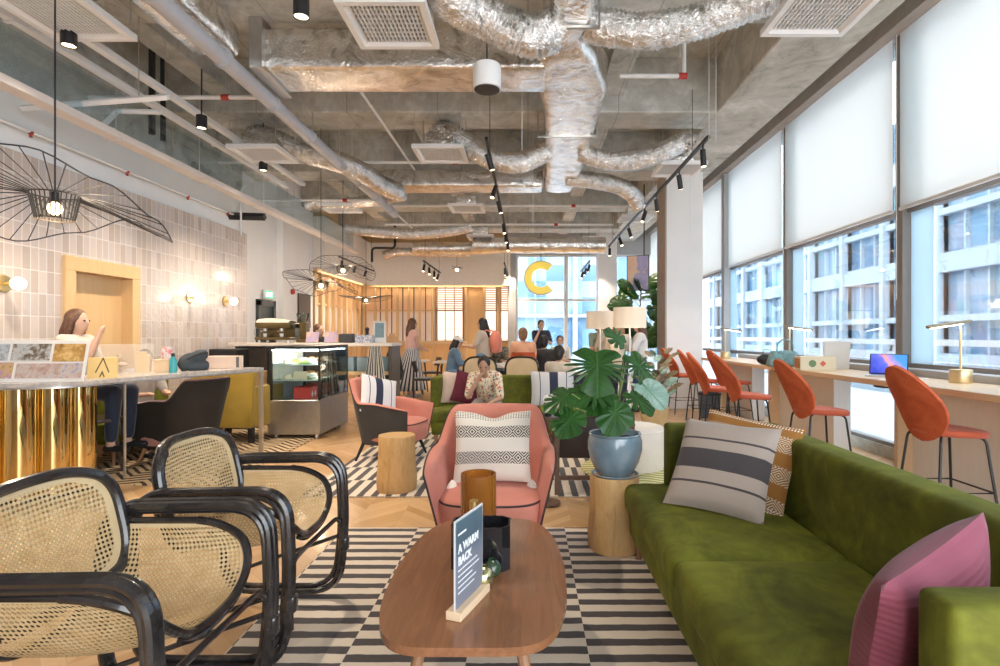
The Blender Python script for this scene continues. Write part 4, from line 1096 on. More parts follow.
bm = BM(); b2(bm, (-.28, -.27, .10), (.06, -.25, .78), .003, 1); h_ = obj('door', bm, oak_warm, t); bm = BM(); b2(bm, (.02, -.285, .4), (.035, -.27, .5)); obj('handle', bm, black_metal, h_)
bm = BM(); b2(bm, (.07, -.27, .10), (.40, -.25, .78), .003, 1); h_ = obj('door', bm, oak_warm, t); bm = BM(); b2(bm, (.09, -.285, .4), (.105, -.27, .5)); obj('handle', bm, black_metal, h_)
bm = BM(); b2(bm, (-.28, -.22, 0), (.40, .22, .08)); obj('plinth', bm, black_metal, t)
leaf_pr = print_mat('flyer_print', ((.78, .75, .78), (.45, .38, .62), (.70, .45, .36), (.8, .78, .76)), 12)
for i_, x in enumerate((-3.30, -3.02)):
    t = thing('flyer_holder', ('clear holder with lilac flyers on the counter beside the espresso machine', 'clear holder with lilac flyers on the counter beside the black speaker box')[i_], 'flyer holder', (x, 8.42, CT), 0, 'flyer holders on the counter')
    bm = BM(); box(bm, (0, 0, .085), (.19, .012, .165), .002, 1, rot=(R(-12), 0, 0)); obj('flyers', bm, leaf_pr, t)
    bm = BM(); b2(bm, (-.1, -.03, 0), (.1, .05, .012), .003, 1); obj('stand', bm, case_glass, t)
bm = BM(); b2(bm, (-.11, -.08, 0), (.11, .08, .14), .02, 2); single('speaker_box', bm, flat('charcoal_plastic', (.05, .05, .055), .5), 'charcoal box between the flyer holders and the patterned napkin box', 'box', (-2.80, 8.5, CT))
bm = BM(); b2(bm, (-.13, -.08, 0), (.13, .08, .12), .004, 1); single('napkin_box', bm, print_mat('blue_white_pattern', ((.75, .75, .76), (.16, .2, .34), (.8, .78, .76), (.2, .22, .3)), 30), 'blue and white patterned box on the counter', 'box', (-2.52, 8.5, CT))
t = thing('poster_stand', 'pale stand holding a blue-grey poster at the end of the counter', 'poster', (-2.32, 8.6, CT), 0)
bm = BM(); b2(bm, (-.10, -.008, .0), (.10, .008, .34), .004, 1); obj('frame', bm, paper, t)
bm = BM(); b2(bm, (-.07, -.0105, .08), (.07, -.0085, .31)); obj('print', bm, print_mat('blue_grey_poster_print', ((.10, .18, .22), (.22, .32, .36), (.12, .2, .26)), 18), t)
t = thing('tap_tower', 'small black tap on the counter before the poster stand', 'tap', (-2.20 - .35, 8.72, CT))
bm = BM(); cyl(bm, (0, 0, 0), (0, 0, .20), .025); cyl(bm, (0, 0, .14), (0, -.10, .12), .012); ell(bm, (0, 0, .21), .035, 12, 8); obj('body', bm, black_metal, t)
bm = BM(); b2(bm, (-.07, -.05, 0), (.07, .05, .10), .01, 2); box(bm, (0, 0, .12), (.10, .08, .05), .01, 1, rot=(0, 0, .3)); single('cookie_box', bm, flat('orange_tan_box', (.62, .36, .18), .6), 'orange-tan packet beside the poster stand on the counter', 'packet', (-2.46 + .30, 8.75, CT))
for v in (): pass
ap = stripe_cushion('black_cream_striped_cloth', ((.08, .035), (.22, .035), (.36, .035), (.5, .035), (.64, .035), (.78, .035), (.92, .035)), (.72, .68, .60), (.04, .035, .04))
bm = BM(); grid(bm, lambda u, v: Vector(((u - .5) * (.16 + .24 * (1 - v)), -.03 * math.sin(u * 22) * (1 - v * .6), v * .78)), 44, 10)
single('striped_apron', bm, ap, 'black and cream striped cloth hanging from the end of the service counter', 'apron', (-2.30, 8.27, .38), mods=[('SOLIDIFY', dict(thickness=.008))])
# ------------------------------------------------------------------ window bench
t = thing('window_bench', 'long oak counter running along the windows on white-washed wood supports', 'counter', (0, 0, 0))
bm = BM(); b2(bm, (3.07, .6, .885), (3.72, 9.75, .935), .004, 1); obj('worktop', bm, oak_top, t)
bm = BM(); b2(bm, (3.72, .6, .90), (3.89, 9.75, 1.0), .004, 1); obj('back_ledge', bm, grey_paint, t)
for y0, y1 in ((2.6, 3.4), (4.05, 5.05), (6.3, 7.7), (8.6, 9.6)):
    bm = BM(); b2(bm, (3.50, y0, 0), (3.70, y1, .885), .004, 1); obj('support_panel', bm, white_oak, t)
    bm = BM(); b2(bm, (3.36, y1 - .05, 0), (3.50, y1, .885), .003, 1); obj('leg', bm, oak_top, t)
for y in (3.55, 4.9, 6.9):
    bm = BM(); b2(bm, (3.12, y - .07, .862), (3.20, y + .07, .885), .003, 1); obj('socket_box', bm, black_metal, t)
BT = .935
# desk lamps
def desk_lamp(label, loc, rz):
    t = thing('desk_lamp', label, 'desk lamp', loc, rz, 'brass desk lamps on the window counter')
    bm = BM(); lathe(bm, [(0, 0), (.078, 0), (.08, .004), (.08, .105), (.077, .11), (0, .11)], n=36); obj('base', bm, flat('satin_brass', (.72, .56, .32), .38, metal=.85), t)
    bm = BM(); cyl(bm, (0, 0, .11), (0, 0, .50), .009, 12); obj('stem', bm, bpy.data.materials['satin_brass'], t)
    bm = BM(); box(bm, (-.10, 0, .485), (.36, .045, .028), .008, 2, rot=(0, R(-8), 0)); obj('head', bm, flat('dark_brass', (.25, .20, .13), .4, metal=.6), t)
    bm = BM(); box(bm, (-.12, 0, .467), (.26, .03, .004), 0, 1, rot=(0, R(-8), 0)); obj('light_bar', bm, led, t)
    return t
desk_lamp('brass desk lamp with bar head on the window counter before the laptop', (3.58, 4.55, BT), R(0))
desk_lamp('thin brass desk lamp on the window counter behind the teal handbag', (3.40, 7.15, BT), R(165))
desk_lamp('thin brass desk lamp farthest along the window counter, near the column', (3.30, 9.2, BT), R(180))
# laptop
t = thing('laptop', 'open laptop with a blue and orange wallpaper on the window counter', 'laptop', (3.42, 5.25, BT), R(-40))
alu = flat('silver_aluminium', (.62, .63, .65), .3, metal=.6)
bm = BM(); b2(bm, (-.16, -.12, 0), (.16, .12, .015), .005, 2); obj('base', bm, alu, t)
bm = BM(); b2(bm, (-.14, -.02, .0152), (.14, .10, .0165)); obj('keyboard', bm, black_metal, t)
TI = xf((0, .12, .012), (R(-20), 0, 0))
bm = BM(); box(bm, (0, .004, .105), (.32, .008, .21), .003, 1, M=TI); li = obj('lid', bm, flat('dark_bezel', (.02, .02, .025), .3), t)
scr = Mat('laptop_wallpaper', (.05, .05, .3), .2); x, y, z = scr.xyz(); ring = ((x * x + z * z)) * 1.0
q = scr.noise(5, 2, vec=scr.vec(x, z)); cc = scr.ramp((x * 3 + z * 2 + q * .8) , (.25, (.03, .05, .35)), (.5, (.10, .12, .6)), (.62, (.75, .25, .12)), (.75, (.35, .2, .55)), (.95, (.05, .2, .55)))
scr.link(cc, scr.b.inputs['Emission Color']); scr.b.inputs['Emission Strength'].default_value = .8; scr.color(cc); scr = scr.done()
bm = BM(); box(bm, (0, -.0008, .107), (.30, .001, .19), 0, 1, M=TI); obj('screen', bm, scr, li)
bm = BM(); tube(bm, smooth([(3.62, 5.05, BT + .004), (3.6, 4.95, BT + .004), (3.5, 4.9, BT + .004), (3.3, 4.86, BT + .004), (3.08, 4.84, BT + .004)], 6), .004, 6); single('charging_cable', bm, white_metal, 'thin white charging cable trailing over the window counter by the laptop', 'cable')
# boxes, bags
t = thing('tissue_box', 'kraft coloured printed box with red and green emblems on the window counter', 'box', (3.26, 6.25, BT), R(-8))
kb = Mat('kraft_printed_box', (.66, .58, .42), .7); x, y, z = kb.xyz()
e1 = ((x - .05).abs() + (z - .075).abs()) < .035; e2 = ((x * 1.0 + .06) * (x + .06) + (z - .075) * (z - .075)) < .0016
kb.color(kb.mix(e1, kb.mix(e2, kb.mix((y < -.5), (.68, .60, .44), (.5, .3, .1)), (.12, .20, .10)), (.55, .10, .07))); kb = kb.done()
bm = BM(); b2(bm, (-.19, -.10, 0), (.19, .10, .15), .003, 1); obj('body', bm, kb, t)
bm = BM(); b2(bm, (-.191, -.101, .148), (.191, .101, .153), .002, 1); obj('lid', bm, kb, t)
for sx in (-1,):
    bm = BM(); b2(bm, (-.1925, -.09, .02), (-.191, .09, .13)); obj('side_label', bm, flat('rust_label', (.42, .20, .07), .6), t)
teal = flat('teal_patterned_leather', (.14, .26, .27), .45, var=.35, scale=26)
t = thing('handbag', 'teal patterned handbag with an upright loop handle on the window counter', 'handbag', (3.18, 6.85, BT))
bm = BM(); b2(bm, (-.20, -.09, 0), (.20, .09, .20), .04, 4)
for v in bm.verts: v.co.x *= 1 - .25 * (v.co.z / .2); v.co.y *= 1 - .4 * (v.co.z / .2)
obj('body', bm, teal, t)
bm = BM(); tube(bm, smooth([(-.10, -.04, .17), (-.085, -.04, .29), (0, -.04, .34), (.085, -.04, .29), (.10, -.04, .17)], 6), .009, 8); obj('handle', bm, teal, t)
bm = BM(); ell(bm, (0, 0, .07), (.12, .09, .075), 20, 12)
for v in bm.verts: v.co += v.co.normalized() * .012 * noise.noise(v.co * 12)
t = thing('bucket_bag', 'small black rounded bag beside the teal handbag', 'bag', (2.98 + .2, 7.35, BT)); obj('body', bm, flat('black_leather', (.02, .02, .025), .35), t)
bm = BM(); tube(bm, smooth([(-.06, 0, .12), (-.04, -.03, .19), (.05, -.03, .19), (.07, 0, .12)], 5), .008, 6); obj('handle', bm, flat('grey_leather', (.3, .32, .34), .5), t)
for k, (x, y) in enumerate(((3.50, 6.05), )):
    t = thing('menu_tent', 'white folded menu card standing on the counter against the window', 'menu card', (3.56, 6.35, BT), R(-20))
    for s in (-1, 1):
        bm = BM(); box(bm, (0, 0, .16), (.26, .004, .33), 0, 1, rot=(s * R(14), 0, 0), M=xf((0, s * .04 * -1, 0))); obj('panel', bm, paper, t)
    bm = BM(); box(bm, (0, -.005, .18), (.12, .002, .14), 0, 1, rot=(R(-14), 0, 0), M=xf((0, -.003, 0))) ; obj('print', bm, leaf_pr, t, loc=(0, -.0, 0))
    for c_ in kids(t):
        pass

# ------------------------------------------------------------------ counter stools
rust = velvet('rust_orange_velvet', (.30, .045, .012), (.47, .085, .026), (.60, .14, .05))
rust_p = fabric('coral_seat_velvet', (.52, .11, .055), .08, sheen=.15)
def stool(label):
    t = thing('counter_stool', label, 'stool', (0, 0, 0), 0, 'rust velvet counter stools')
    def back(u, v, o=0):
        zz_ = v
        w_ = .250 * math.sin(PI * (min(1, max(0, v)) ** .92)) ** .55 if 0 < v < 1 else 0
        a = 2 * u - 1; y = w_ * math.sin(a * PI / 2)
        x = -.135 - .165 * v + .07 * (y / .235) ** 2 + .03 * math.cos(v * PI)
        return Vector((x, y, .565 + .55 * v))
    bm = BM(); grid(bm, back, 20, 22)
    bmesh.ops.remove_doubles(bm, verts=bm.verts, dist=.0005)
    obj('backrest', bm, rust, t, ang=70, mods=[('SOLIDIFY', dict(thickness=.032, offset=0)), ('SUBSURF', dict(levels=1))])
    out = []
    def seat(u, v):
        a = 2 * PI * u; r_ = v
        x = .235 * math.cos(a) * r_ * (1 + .06 * math.cos(a)); y = .235 * math.sin(a) * r_
        return Vector((.07 + x, y, .655 + .02 * r_ ** 2 - .03 * max(0, math.cos(a)) * r_ ** 4))
    bm = BM(); grid(bm, seat, 28, 6, cu=True); bmesh.ops.remove_doubles(bm, verts=bm.verts, dist=.0005)
    obj('seat', bm, rust_p, t, ang=70, mods=[('SOLIDIFY', dict(thickness=.05, offset=-1)), ('SUBSURF', dict(levels=1))])
    for sx, sy in ((-1, -1), (-1, 1), (1, -1), (1, 1)):
        bm = BM(); tube(bm, fillet([(.05 + sx * .07, sy * .06, .615), (.05 + sx * .155, sy * .165, .615), (.05 + sx * .215, sy * .22, .0)], .05, 5), .0095, 8)
        obj('leg', bm, black_metal, t)
    bm = BM(); k = (.605 - .24) / .605
    c_ = [(.05 + sx * (.155 + .06 * k), sy * (.165 + .055 * k), .24) for sx, sy in ((-1, -1), (1, -1), (1, 1), (-1, 1))]
    tube(bm, c_, .007, 6, closed=True); obj('footrest', bm, black_metal, t)
    return t
st0 = None
spots = [(3.02, 3.98, 0, 'rust velvet counter stool closest to the brass desk lamp, in front of the laptop'),
         (2.66, 5.04, 0, 'rust velvet counter stool next in line, in front of the printed kraft box'),
         (2.50, 6.26, -4, 'rust velvet counter stool with its full back in view before the teal handbag'),
         (2.42, 7.02, -8, 'rust velvet counter stool overlapping the one before the teal handbag'),
         (3.02, 8.1, 5, 'rust velvet counter stool tucked deepest under the counter, mostly hidden'),
         (2.66, 8.35, -5, 'rust velvet counter stool between the column and the overlapping pair'),
         (2.66, 9.38, 0, 'rust velvet counter stool right in front of the thick white column')]
for x, y, a, lb in spots:
    if st0 is None: st0 = stool(lb); o = st0; o.location = (x - .05, y, 0); o.rotation_euler = (0, 0, R(a))
    else: dup(st0, (x - .05, y, 0), R(a), lb)
t = thing('waste_bin', 'dark blue-grey bin under the window counter near the column', 'bin', (2.95, 8.95, 0))
bm = BM(); lathe(bm, [(0, 0), (.16, 0), (.18, .38), (.17, .38), (.15, .012), (0, .012)], n=28); obj('body', bm, flat('blue_grey_plastic', (.10, .13, .18), .5), t)
bm = BM(); lathe(bm, [(.185, .36), (.19, .38), (.185, .40), (.16, .39)], n=28); obj('liner', bm, flat('black_bag', (.02, .02, .025), .4), t)

# ------------------------------------------------------------------ plants
def leaf_mat(name, a, b, vein=(.30, .45, .20)):
    m = Mat(name, a, .38, coat=.1); u, v = uvmat(m)
    r_ = (v - .5) ; s = ((v - .5).abs() * 1.0); w_ = ((u * 9 - (v - .5).abs() * 5).fract() - .5).abs() < .05
    c = m.ramp(m.noise(9, 3), (.3, a), (.7, b)); c = m.mix(w_ * .35, c, vein); c = m.mix((s < .015) * .6, c, vein); m.color(c)
    return m.done()
mon = leaf_mat('swiss_cheese_leaf', (.008, .045, .006), (.020, .085, .012), (.06, .15, .04)); mon_l = leaf_mat('pale_blue_green_leaf', (.14, .28, .22), (.36, .50, .46), (.08, .22, .10))
fig_m = leaf_mat('fiddle_leaf', (.012, .055, .006), (.03, .11, .012), (.10, .2, .05)); brown_leaf = leaf_mat('brown_purple_leaf', (.14, .09, .05), (.20, .17, .09), (.25, .22, .12))
stem_m = flat('green_stem', (.16, .22, .06), .6)
def monstera_leaf(bm, splits=5, L=1.0, W=.95, cup=.16, n=96, seed=0):
    """heart-shaped leaf with deep cuts, base at the origin, tip along +x, normal +z"""
    UV = bm.loops.layers.uv.active
    rr = random.Random(seed)
    cuts = []
    for s in (-1, 1):
        for k in range(splits): cuts.append(s * (.45 + (k + .5) * 1.75 / max(1, splits) + rr.uniform(-.06, .06)))
    def rad(a):
        x = 1.0 * math.cos(a); r0 = .52 * (1 + .12 * math.cos(a))
        r0 *= 1 - .32 * math.exp(-((abs(a) - PI) / .28) ** 2)
        if abs(a) < .35: r0 *= 1 + .10 * (1 - abs(a) / .35)
        for c in cuts:
            r0 *= 1 - (.66 if splits else 0) * math.exp(-((a - c) / .075) ** 2)
        return r0
    rings = 6; c0 = Vector((.42, 0, 0)); V = []
    for i in range(n):
        a = -PI + 2 * PI * i / n; row = []
        for j in range(1, rings + 1):
            q = j / rings; r_ = rad(a) * q if j == rings else .52 * (1 + .12 * math.cos(a)) * q
            r_ = min(r_, max(rad(a), .52 * (1 + .12 * math.cos(a)) * .30) + 0) if True else r_
            r_ = min(r_, rad(a) * (1 if q > .45 else 9))
            x, y = c0.x + r_ * math.cos(a), r_ * math.sin(a) * W
            z = -cup * (x - .35) ** 2 * 1.6 + cup * abs(y) * .5 - cup * y * y * 2.2 + .015 * math.sin(a * 11) * q
            row.append(bm.verts.new(Vector((x, y, z)) * L))
        V.append(row)
    ctr = bm.verts.new(Vector((c0.x, 0, 0)) * L)
    def uv(v): return (v.co.x / L, v.co.y / L + .5)
    for i in range(n):
        i2 = (i + 1) % n
        fs = [bm.faces.new((ctr, V[i][0], V[i2][0]))]
        for j in range(rings - 1): fs.append(bm.faces.new((V[i][j], V[i][j + 1], V[i2][j + 1], V[i2][j])))
        for f in fs:
            for l in f.loops: l[UV].uv = uv(l.vert)
def place_leaf(parent, mat, base, tip, up, splits, W=.95, cup=.16, seed=0, name='leaf', root=None, thick=.0016):
    base, tip = Vector(base), Vector(tip); L = (tip - base).length / 1.0
    X = (tip - base).normalized(); Z = Vector(up); Z = (Z - X * Z.dot(X)).normalized(); Y = Z.cross(X)
    bm = BM(); monstera_leaf(bm, splits, L, W, cup, seed=seed)
    m = Matrix.Identity(4)
    for k in range(3): m[k][0], m[k][1], m[k][2], m[k][3] = X[k], Y[k], Z[k], base[k]
    for v in bm.verts: v.co = m @ v.co
    obj(name, bm, mat, parent, ang=80, mods=[('SOLIDIFY', dict(thickness=thick))])
px_, py_ = .54, 3.42
PT = .452
t = thing('potted_monstera', 'swiss cheese plant in a pale blue glazed pot on a log stool', 'potted plant', (px_, py_, PT))
def L3(px, py, D): p = at(px, py, D); return p - Vector((px_, py_, PT))
glaze = Mat('pale_blue_glaze', (.35, .45, .52), .18, coat=.5); glaze.color(glaze.ramp(glaze.noise(6, 4, dist=.6), (.3, (.13, .20, .25)), (.55, (.22, .30, .36)), (.8, (.36, .42, .46)))); glaze.bump(glaze.noise(9, 3, dist=1), .15, .01); glaze = glaze.done()
bm = BM(); lathe(bm, [(0, .012), (.095, .012), (.115, .03), (.15, .10), (.168, .17), (.168, .225), (.158, .258), (.162, .268), (.158, .274), (.146, .268), (.145, .24), (.14, .2), (0, .2)], n=48); obj('pot', bm, glaze, t)
bm = BM(); lathe(bm, [(0, 0), (.12, 0), (.145, .022), (.14, .026), (.118, .008), (0, .008)], n=40); obj('saucer', bm, glaze, t)
bm = BM(); lathe(bm, [(0, .236), (.143, .236), (.143, .20), (0, .20)], n=30)
for v in bm.verts: v.co.z += .006 * noise.noise(v.co * 50)
obj('soil', bm, flat('dark_soil', (.05, .035, .025), .95, bump=1), t)
root = Vector((0, 0, .24))
leaves = [  # base px, tip px, depth, up vector, splits, W, material
    ((597, 347, 3.25), (598, 392, 3.05), (0, -.8, .5), 6, 1.2, mon, .16),
    ((628, 352, 3.55), (655, 385, 3.45), (.25, -.65, .7), 5, .8, mon, .12),
    ((626, 345, 3.6), (606, 330, 3.55), (.1, -.8, .6), 3, .8, mon, .1),
    ((612, 388, 3.2), (572, 398, 3.02), (0, -.5, .85), 4, .85, mon, .2),
    ((606, 392, 3.2), (590, 412, 3.05), (-.2, -.75, .55), 1, .8, mon, .15),
    ((572, 394, 3.0), (546, 408, 2.92), (-.1, -.6, .8), 4, .95, mon, .2),
    ((576, 408, 2.98), (560, 436, 2.87), (-.25, -.8, .4), 1, .95, mon, .1),
    ((620, 399, 3.2), (608, 433, 3.04), (.1, -.9, .35), 0, .85, mon, .1),
    ((614, 403, 3.22), (630, 425, 3.1), (.3, -.8, .4), 0, .8, mon, .1),
    ((628, 390, 3.4), (652, 412, 3.25), (.25, -.6, .8), 3, .8, mon, .15),
    ((640, 381, 3.45), (664, 407, 3.3), (-.1, -.85, .5), 0, .75, mon_l, .05),
    ((616, 420, 3.38), (619, 434, 3.28), (0, -.7, .6), 2, .9, mon_l, .1),
    ((568, 388, 3.2), (562, 401, 3.1), (0, -.7, .6), 2, 1.2, mon, .1),
]
for k, (b, tp, up, sp, W_, mt, cup) in enumerate(leaves):
    B, T_ = L3(*b), L3(*tp)
    place_leaf(t, mt, B, T_, up, sp, W_, cup, seed=k)
    bm = BM(); mid = root.lerp(B, .5) + Vector((0, .0, .05)); tube(bm, smooth([root + Vector((.02 * math.cos(k), .02 * math.sin(k), -.03)), root.lerp(mid, .6) + Vector((0, 0, .03)), mid, B], 5), [.008, .004], 7); obj('stem', bm, stem_m, t)

# fiddle-leaf tree by the column
t = thing('fiddle_leaf_tree', 'tall fiddle-leaf fig tree with rounded dark leaves beside the thick white column', 'potted tree', (2.30, 11.2, 0))
bm = BM(); lathe(bm, [(0, 0), (.17, 0), (.21, .36), (.20, .38), (.18, .34), (0, .34)], n=32); obj('pot', bm, flat('woven_tan_pot', (.55, .38, .2), .8, bump=.5, bscale=40), t)
tr = smooth([(0, 0, .3), (.03, -.02, .9), (-.03, .02, 1.4), (.0, 0, 2.25)], 8)
bm = BM(); tube(bm, tr, [.028, .012], 8)
rl = random.Random(3); tips = []
for k in range(9):
    z0 = 1.25 + k * .10; a = k * 2.4; e = Vector((.32 * math.cos(a), .3 * math.sin(a), z0 + .18)); tube(bm, smooth([(0, 0, z0), tuple(Vector((e.x * .5, e.y * .5, z0 + .12))), tuple(e)], 4), [.010, .005], 6); tips.append(e)
obj('trunk', bm, flat('grey_bark', (.20, .15, .10), .9, bump=.6), t)
for k in range(64):
    a = rl.uniform(0, 2 * PI); zz_ = rl.uniform(1.15, 2.35); rr_ = .46 * math.sin(PI * min(1, max(.15, (zz_ - 1.1) / 1.5))) * rl.uniform(.4, 1)
    b = Vector((rr_ * math.cos(a), rr_ * math.sin(a), zz_)); d_ = Vector((math.cos(a), math.sin(a), rl.uniform(-.5, .6))).normalized() * rl.uniform(.26, .36)
    place_leaf(t, fig_m, b, b + d_, (rl.uniform(-.5, .5), -1, .5), 0, .95, .2, seed=k, thick=.002)
# brown-leaved plant
t = thing('rubber_plant', 'low brown and grey-green leafed plant in a basket in front of the thick white column', 'potted plant', (1.82, 7.9, 0))
bm = BM(); lathe(bm, [(0, 0), (.15, 0), (.20, .15), (.20, .30), (.16, .34), (.15, .32), (.18, .28), (0, .27)], n=32); obj('basket', bm, flat('yellow_wicker', (.62, .46, .24), .8, bump=.6, bscale=60), t)
for k in range(30):
    a = k * 2.4; zz_ = .42 + .022 * k; r_ = .08 + .05 * (k % 3); b = Vector((r_ * math.cos(a), r_ * math.sin(a), zz_ + .0)); L_ = .26 - .003 * k
    place_leaf(t, brown_leaf if k % 4 else mon_l, b, b + Vector((math.cos(a), math.sin(a), .7)).normalized() * L_, (0, -.5, 1), 0, .5, .2, seed=k, thick=.002)
    if k % 5 == 0:
        bm = BM(); tube(bm, [(0, 0, .26), tuple(b)], .006, 6); obj('stem', bm, stem_m, t)

# ------------------------------------------------------------------ lamps, pouffe, framed chair
shade_m = Mat('linen_lamp_shade', (.78, .70, .60), .9); tr_ = shade_m.n('ShaderNodeBsdfTranslucent'); tr_.inputs[0].default_value = (.95, .88, .78, 1)
dm_ = shade_m.n('ShaderNodeBsdfDiffuse'); dm_.inputs[0].default_value = (.90, .86, .80, 1)
mx = shade_m.n('ShaderNodeMixShader'); mx.inputs[0].default_value = .4; shade_m.link(dm_.outputs[0], mx.inputs[1]); shade_m.link(tr_.outputs[0], mx.inputs[2]); shade_m.link(mx.outputs[0], shade_m.out.inputs[0]); shade_m = shade_m.done()
def floor_lamp(label, loc):
    t = thing('floor_lamp', label, 'floor lamp', loc, 0, 'white drum-shade floor lamps')
    bm = BM(); lathe(bm, [(0, 0), (.15, 0), (.155, .012), (.15, .022), (0, .024)], n=36); obj('base', bm, white_metal, t)
    bm = BM(); cyl(bm, (0, 0, .02), (0, 0, 1.62), .012); obj('pole', bm, white_metal, t)
    bm = BM(); lathe(bm, [(.225, 1.43), (.225, 1.71), (.221, 1.71), (.221, 1.43)], n=40); obj('lamp_shade', bm, shade_m, t)
    bm = BM(); ell(bm, (0, 0, 1.56), .04, 14, 10); obj('bulb', bm, globe, t); BULBS_AND_FILL.append(((loc[0], loc[1], 1.50), 9))
    return t
floor_lamp('white floor lamp with cream drum shade, taller in view, before the fig tree', (1.41, 7.62, 0))
floor_lamp('white floor lamp with cream drum shade behind the other one, partly covered by it', (1.17, 8.9, 0))
t = thing('pouffe', 'round off-white fabric pouffe at the edge of the olive wavy rug', 'pouffe', (1.06, 5.45, .024))
pf = fabric('off_white_boucle', (.74, .68, .60), .05)
bm = BM(); lathe(bm, [(0, 0), (.27, 0), (.285, .03), (.285, .37), (.27, .405), (.24, .415), (0, .42)], n=48); obj('body', bm, pf, t)
bm = BM(); tube(bm, [(.283 * math.cos(a), .283 * math.sin(a), .375) for a in [k * PI / 20 for k in range(40)]], .006, 6, closed=True); obj('piping', bm, pf, t)
t = thing('framed_armchair', 'walnut-framed armchair with a dark leather back, seen from behind by the pot plant', 'armchair', (.55, 4.55, .0))
wf = wood('dark_walnut_frame', (.17, .10, .07), (.11, .065, .045), axis=2, rough=.45)
lea = flat('dark_brown_leather', (.045, .032, .03), .5)
for sx in (-1, 1):
    bm = BM(); box(bm, (sx * .31, 0, .34), (.04, .045, .68), .005, 1); obj('leg', bm, wf, t)
    bm = BM(); box(bm, (sx * .31, .62, .29), (.04, .045, .58), .005, 1); obj('leg', bm, wf, t)
    bm = BM(); box(bm, (sx * .31, .31, .59), (.05, .66, .03), .006, 1); obj('armrest', bm, wf, t)
bm = BM(); box(bm, (0, 0, .67), (.66, .05, .035), .005, 1); obj('top_rail', bm, wf, t)
bm = BM(); box(bm, (0, 0, .15), (.60, .03, .035), .004, 1); obj('stretcher', bm, wf, t)
bm = BM(); box(bm, (0, .03, .48), (.60, .05, .34), .012, 2); obj('backrest', bm, lea, t)
bm = BM(); box(bm, (0, .31, .35), (.57, .58, .10), .03, 3); obj('seat', bm, lea, t)
t = thing('candle_jar_stand', 'thin dark stand carrying a black and white candle jar beside the salmon armchair', 'stand', (.155, 4.32, .012))
bm = BM(); lathe(bm, [(0, 0), (.10, 0), (.10, .012), (.012, .02), (.012, .66), (.09, .668), (.09, .68), (0, .68)], n=28); obj('pedestal', bm, wf, t)
t = thing('candle_jar', 'black candle jar with a pale lid on the thin dark stand', 'candle', (.155, 4.32, .692))
bm = BM(); lathe(bm, [(0, 0), (.028, 0), (.03, .01), (.03, .11), (0, .11)], n=20); obj('jar', bm, black_metal, t)
bm = BM(); lathe(bm, [(.032, .11), (.034, .14), (.026, .16), (0, .165)], n=20); obj('lid', bm, white_metal, t)
# ------------------------------------------------------------------ air ducts
def loft(bm, secs, r=.04, k=4):
    """secs: (y, x0, x1, z0, z1) rounded-rectangle sections along y"""
    rings = []
    for y, x0, x1, z0, z1 in secs:
        q = fillet([(x0, y, z0), (x1, y, z0), (x1, y, z1), (x0, y, z1)], r, k, closed=True); rings.append([bm.verts.new(p) for p in q])
    n = len(rings[0])
    for a, b in zip(rings, rings[1:]):
        for i in range(n): bm.faces.new((a[i], a[(i + 1) % n], b[(i + 1) % n], b[i]))
    bm.faces.new(rings[0]); bm.faces.new(rings[-1])
def crumple(bm, amp, f):
    bmesh.ops.subdivide_edges(bm, edges=[e for e in bm.edges if e.calc_length() > .12], cuts=3, use_grid_fill=True)
    for v in bm.verts: v.co += Vector((noise.noise(v.co * f), noise.noise(v.co * f + Vector((9, 0, 0))), noise.noise(v.co * f + Vector((0, 9, 0))))) * amp
t = thing('air_duct', 'big foil-wrapped air duct running down the middle of the ceiling with side branches', 'air duct', (0, 0, 0))
bm = BM(); loft(bm, [(2.6, .17, .52, 3.85, 4.2), (3.6, .17, .52, 3.85, 4.2), (4.45, .18, .52, 3.84, 4.18), (4.75, .24, .48, 3.86, 4.18), (5.05, .10, .62, 3.84, 4.22), (5.7, .12, .82, 3.83, 4.25), (6.5, .20, .84, 3.83, 4.25), (8.0, .26, .83, 3.83, 4.22), (9.0, .29, .83, 3.84, 4.18), (9.75, .27, .78, 3.86, 4.15)], .09)
crumple(bm, .028, 5); obj('trunk_duct', bm, foil_flat, t, ang=60)
for y in (4.45, 6.9):
    bm = BM(); b2(bm, (.12, y, 3.815), (.86 if y > 5 else .58, y + .03, 3.84), .003, 1); b2(bm, (.12, y, 3.82), (.135, y + .03, 4.35)); b2(bm, (.86 if y > 5 else .57, y, 3.82), (.875 if y > 5 else .585, y + .03, 4.35)); obj('hanger_bracket', bm, steel, t)
bm = BM(); b2(bm, (-2.48, 5.15, 3.83), (.18, 5.68, 4.22), .035, 3); crumple(bm, .012, 6); obj('branch_duct', bm, foil_flat, t, ang=60)
bm = BM(); b2(bm, (-2.6, 9.25, 3.83), (.25, 9.72, 4.12), .035, 3); crumple(bm, .012, 6); obj('branch_duct', bm, foil_flat, t, ang=60)
bm = BM(); b2(bm, (-2.58, 5.08, 3.80), (-2.46, 5.75, 4.28), .004, 1); obj('end_flange', bm, steel, t)
def flex(label, pts, r, group='crinkled foil hoses'):
    P = smooth([at(*p) for p in pts], 14); bm = BM()
    acc_, rr_ = 0, []
    for i, p in enumerate(P):
        rr_.append(r * (1 + .05 * (1 if i % 2 else -1) + .05 * noise.noise(p * 7)))
    tube(bm, P, rr_, 20)
    for v in bm.verts: v.co += Vector((0, 0, 1)) * .014 * noise.noise(v.co * 16) + Vector((1, 0, 0)) * .010 * noise.noise(v.co * 21)
    return single('flexible_duct', bm, foil_flex, label, 'flexible duct', group=group, ang=80)
flex('fat crinkled foil hose beside the large vent, joining the big duct', [(420, -30, 4.1), (452, -2, 4.2), (480, 14, 4.35), (510, 29, 4.45), (534, 37, 4.5), (556, 28, 4.55)], .165)
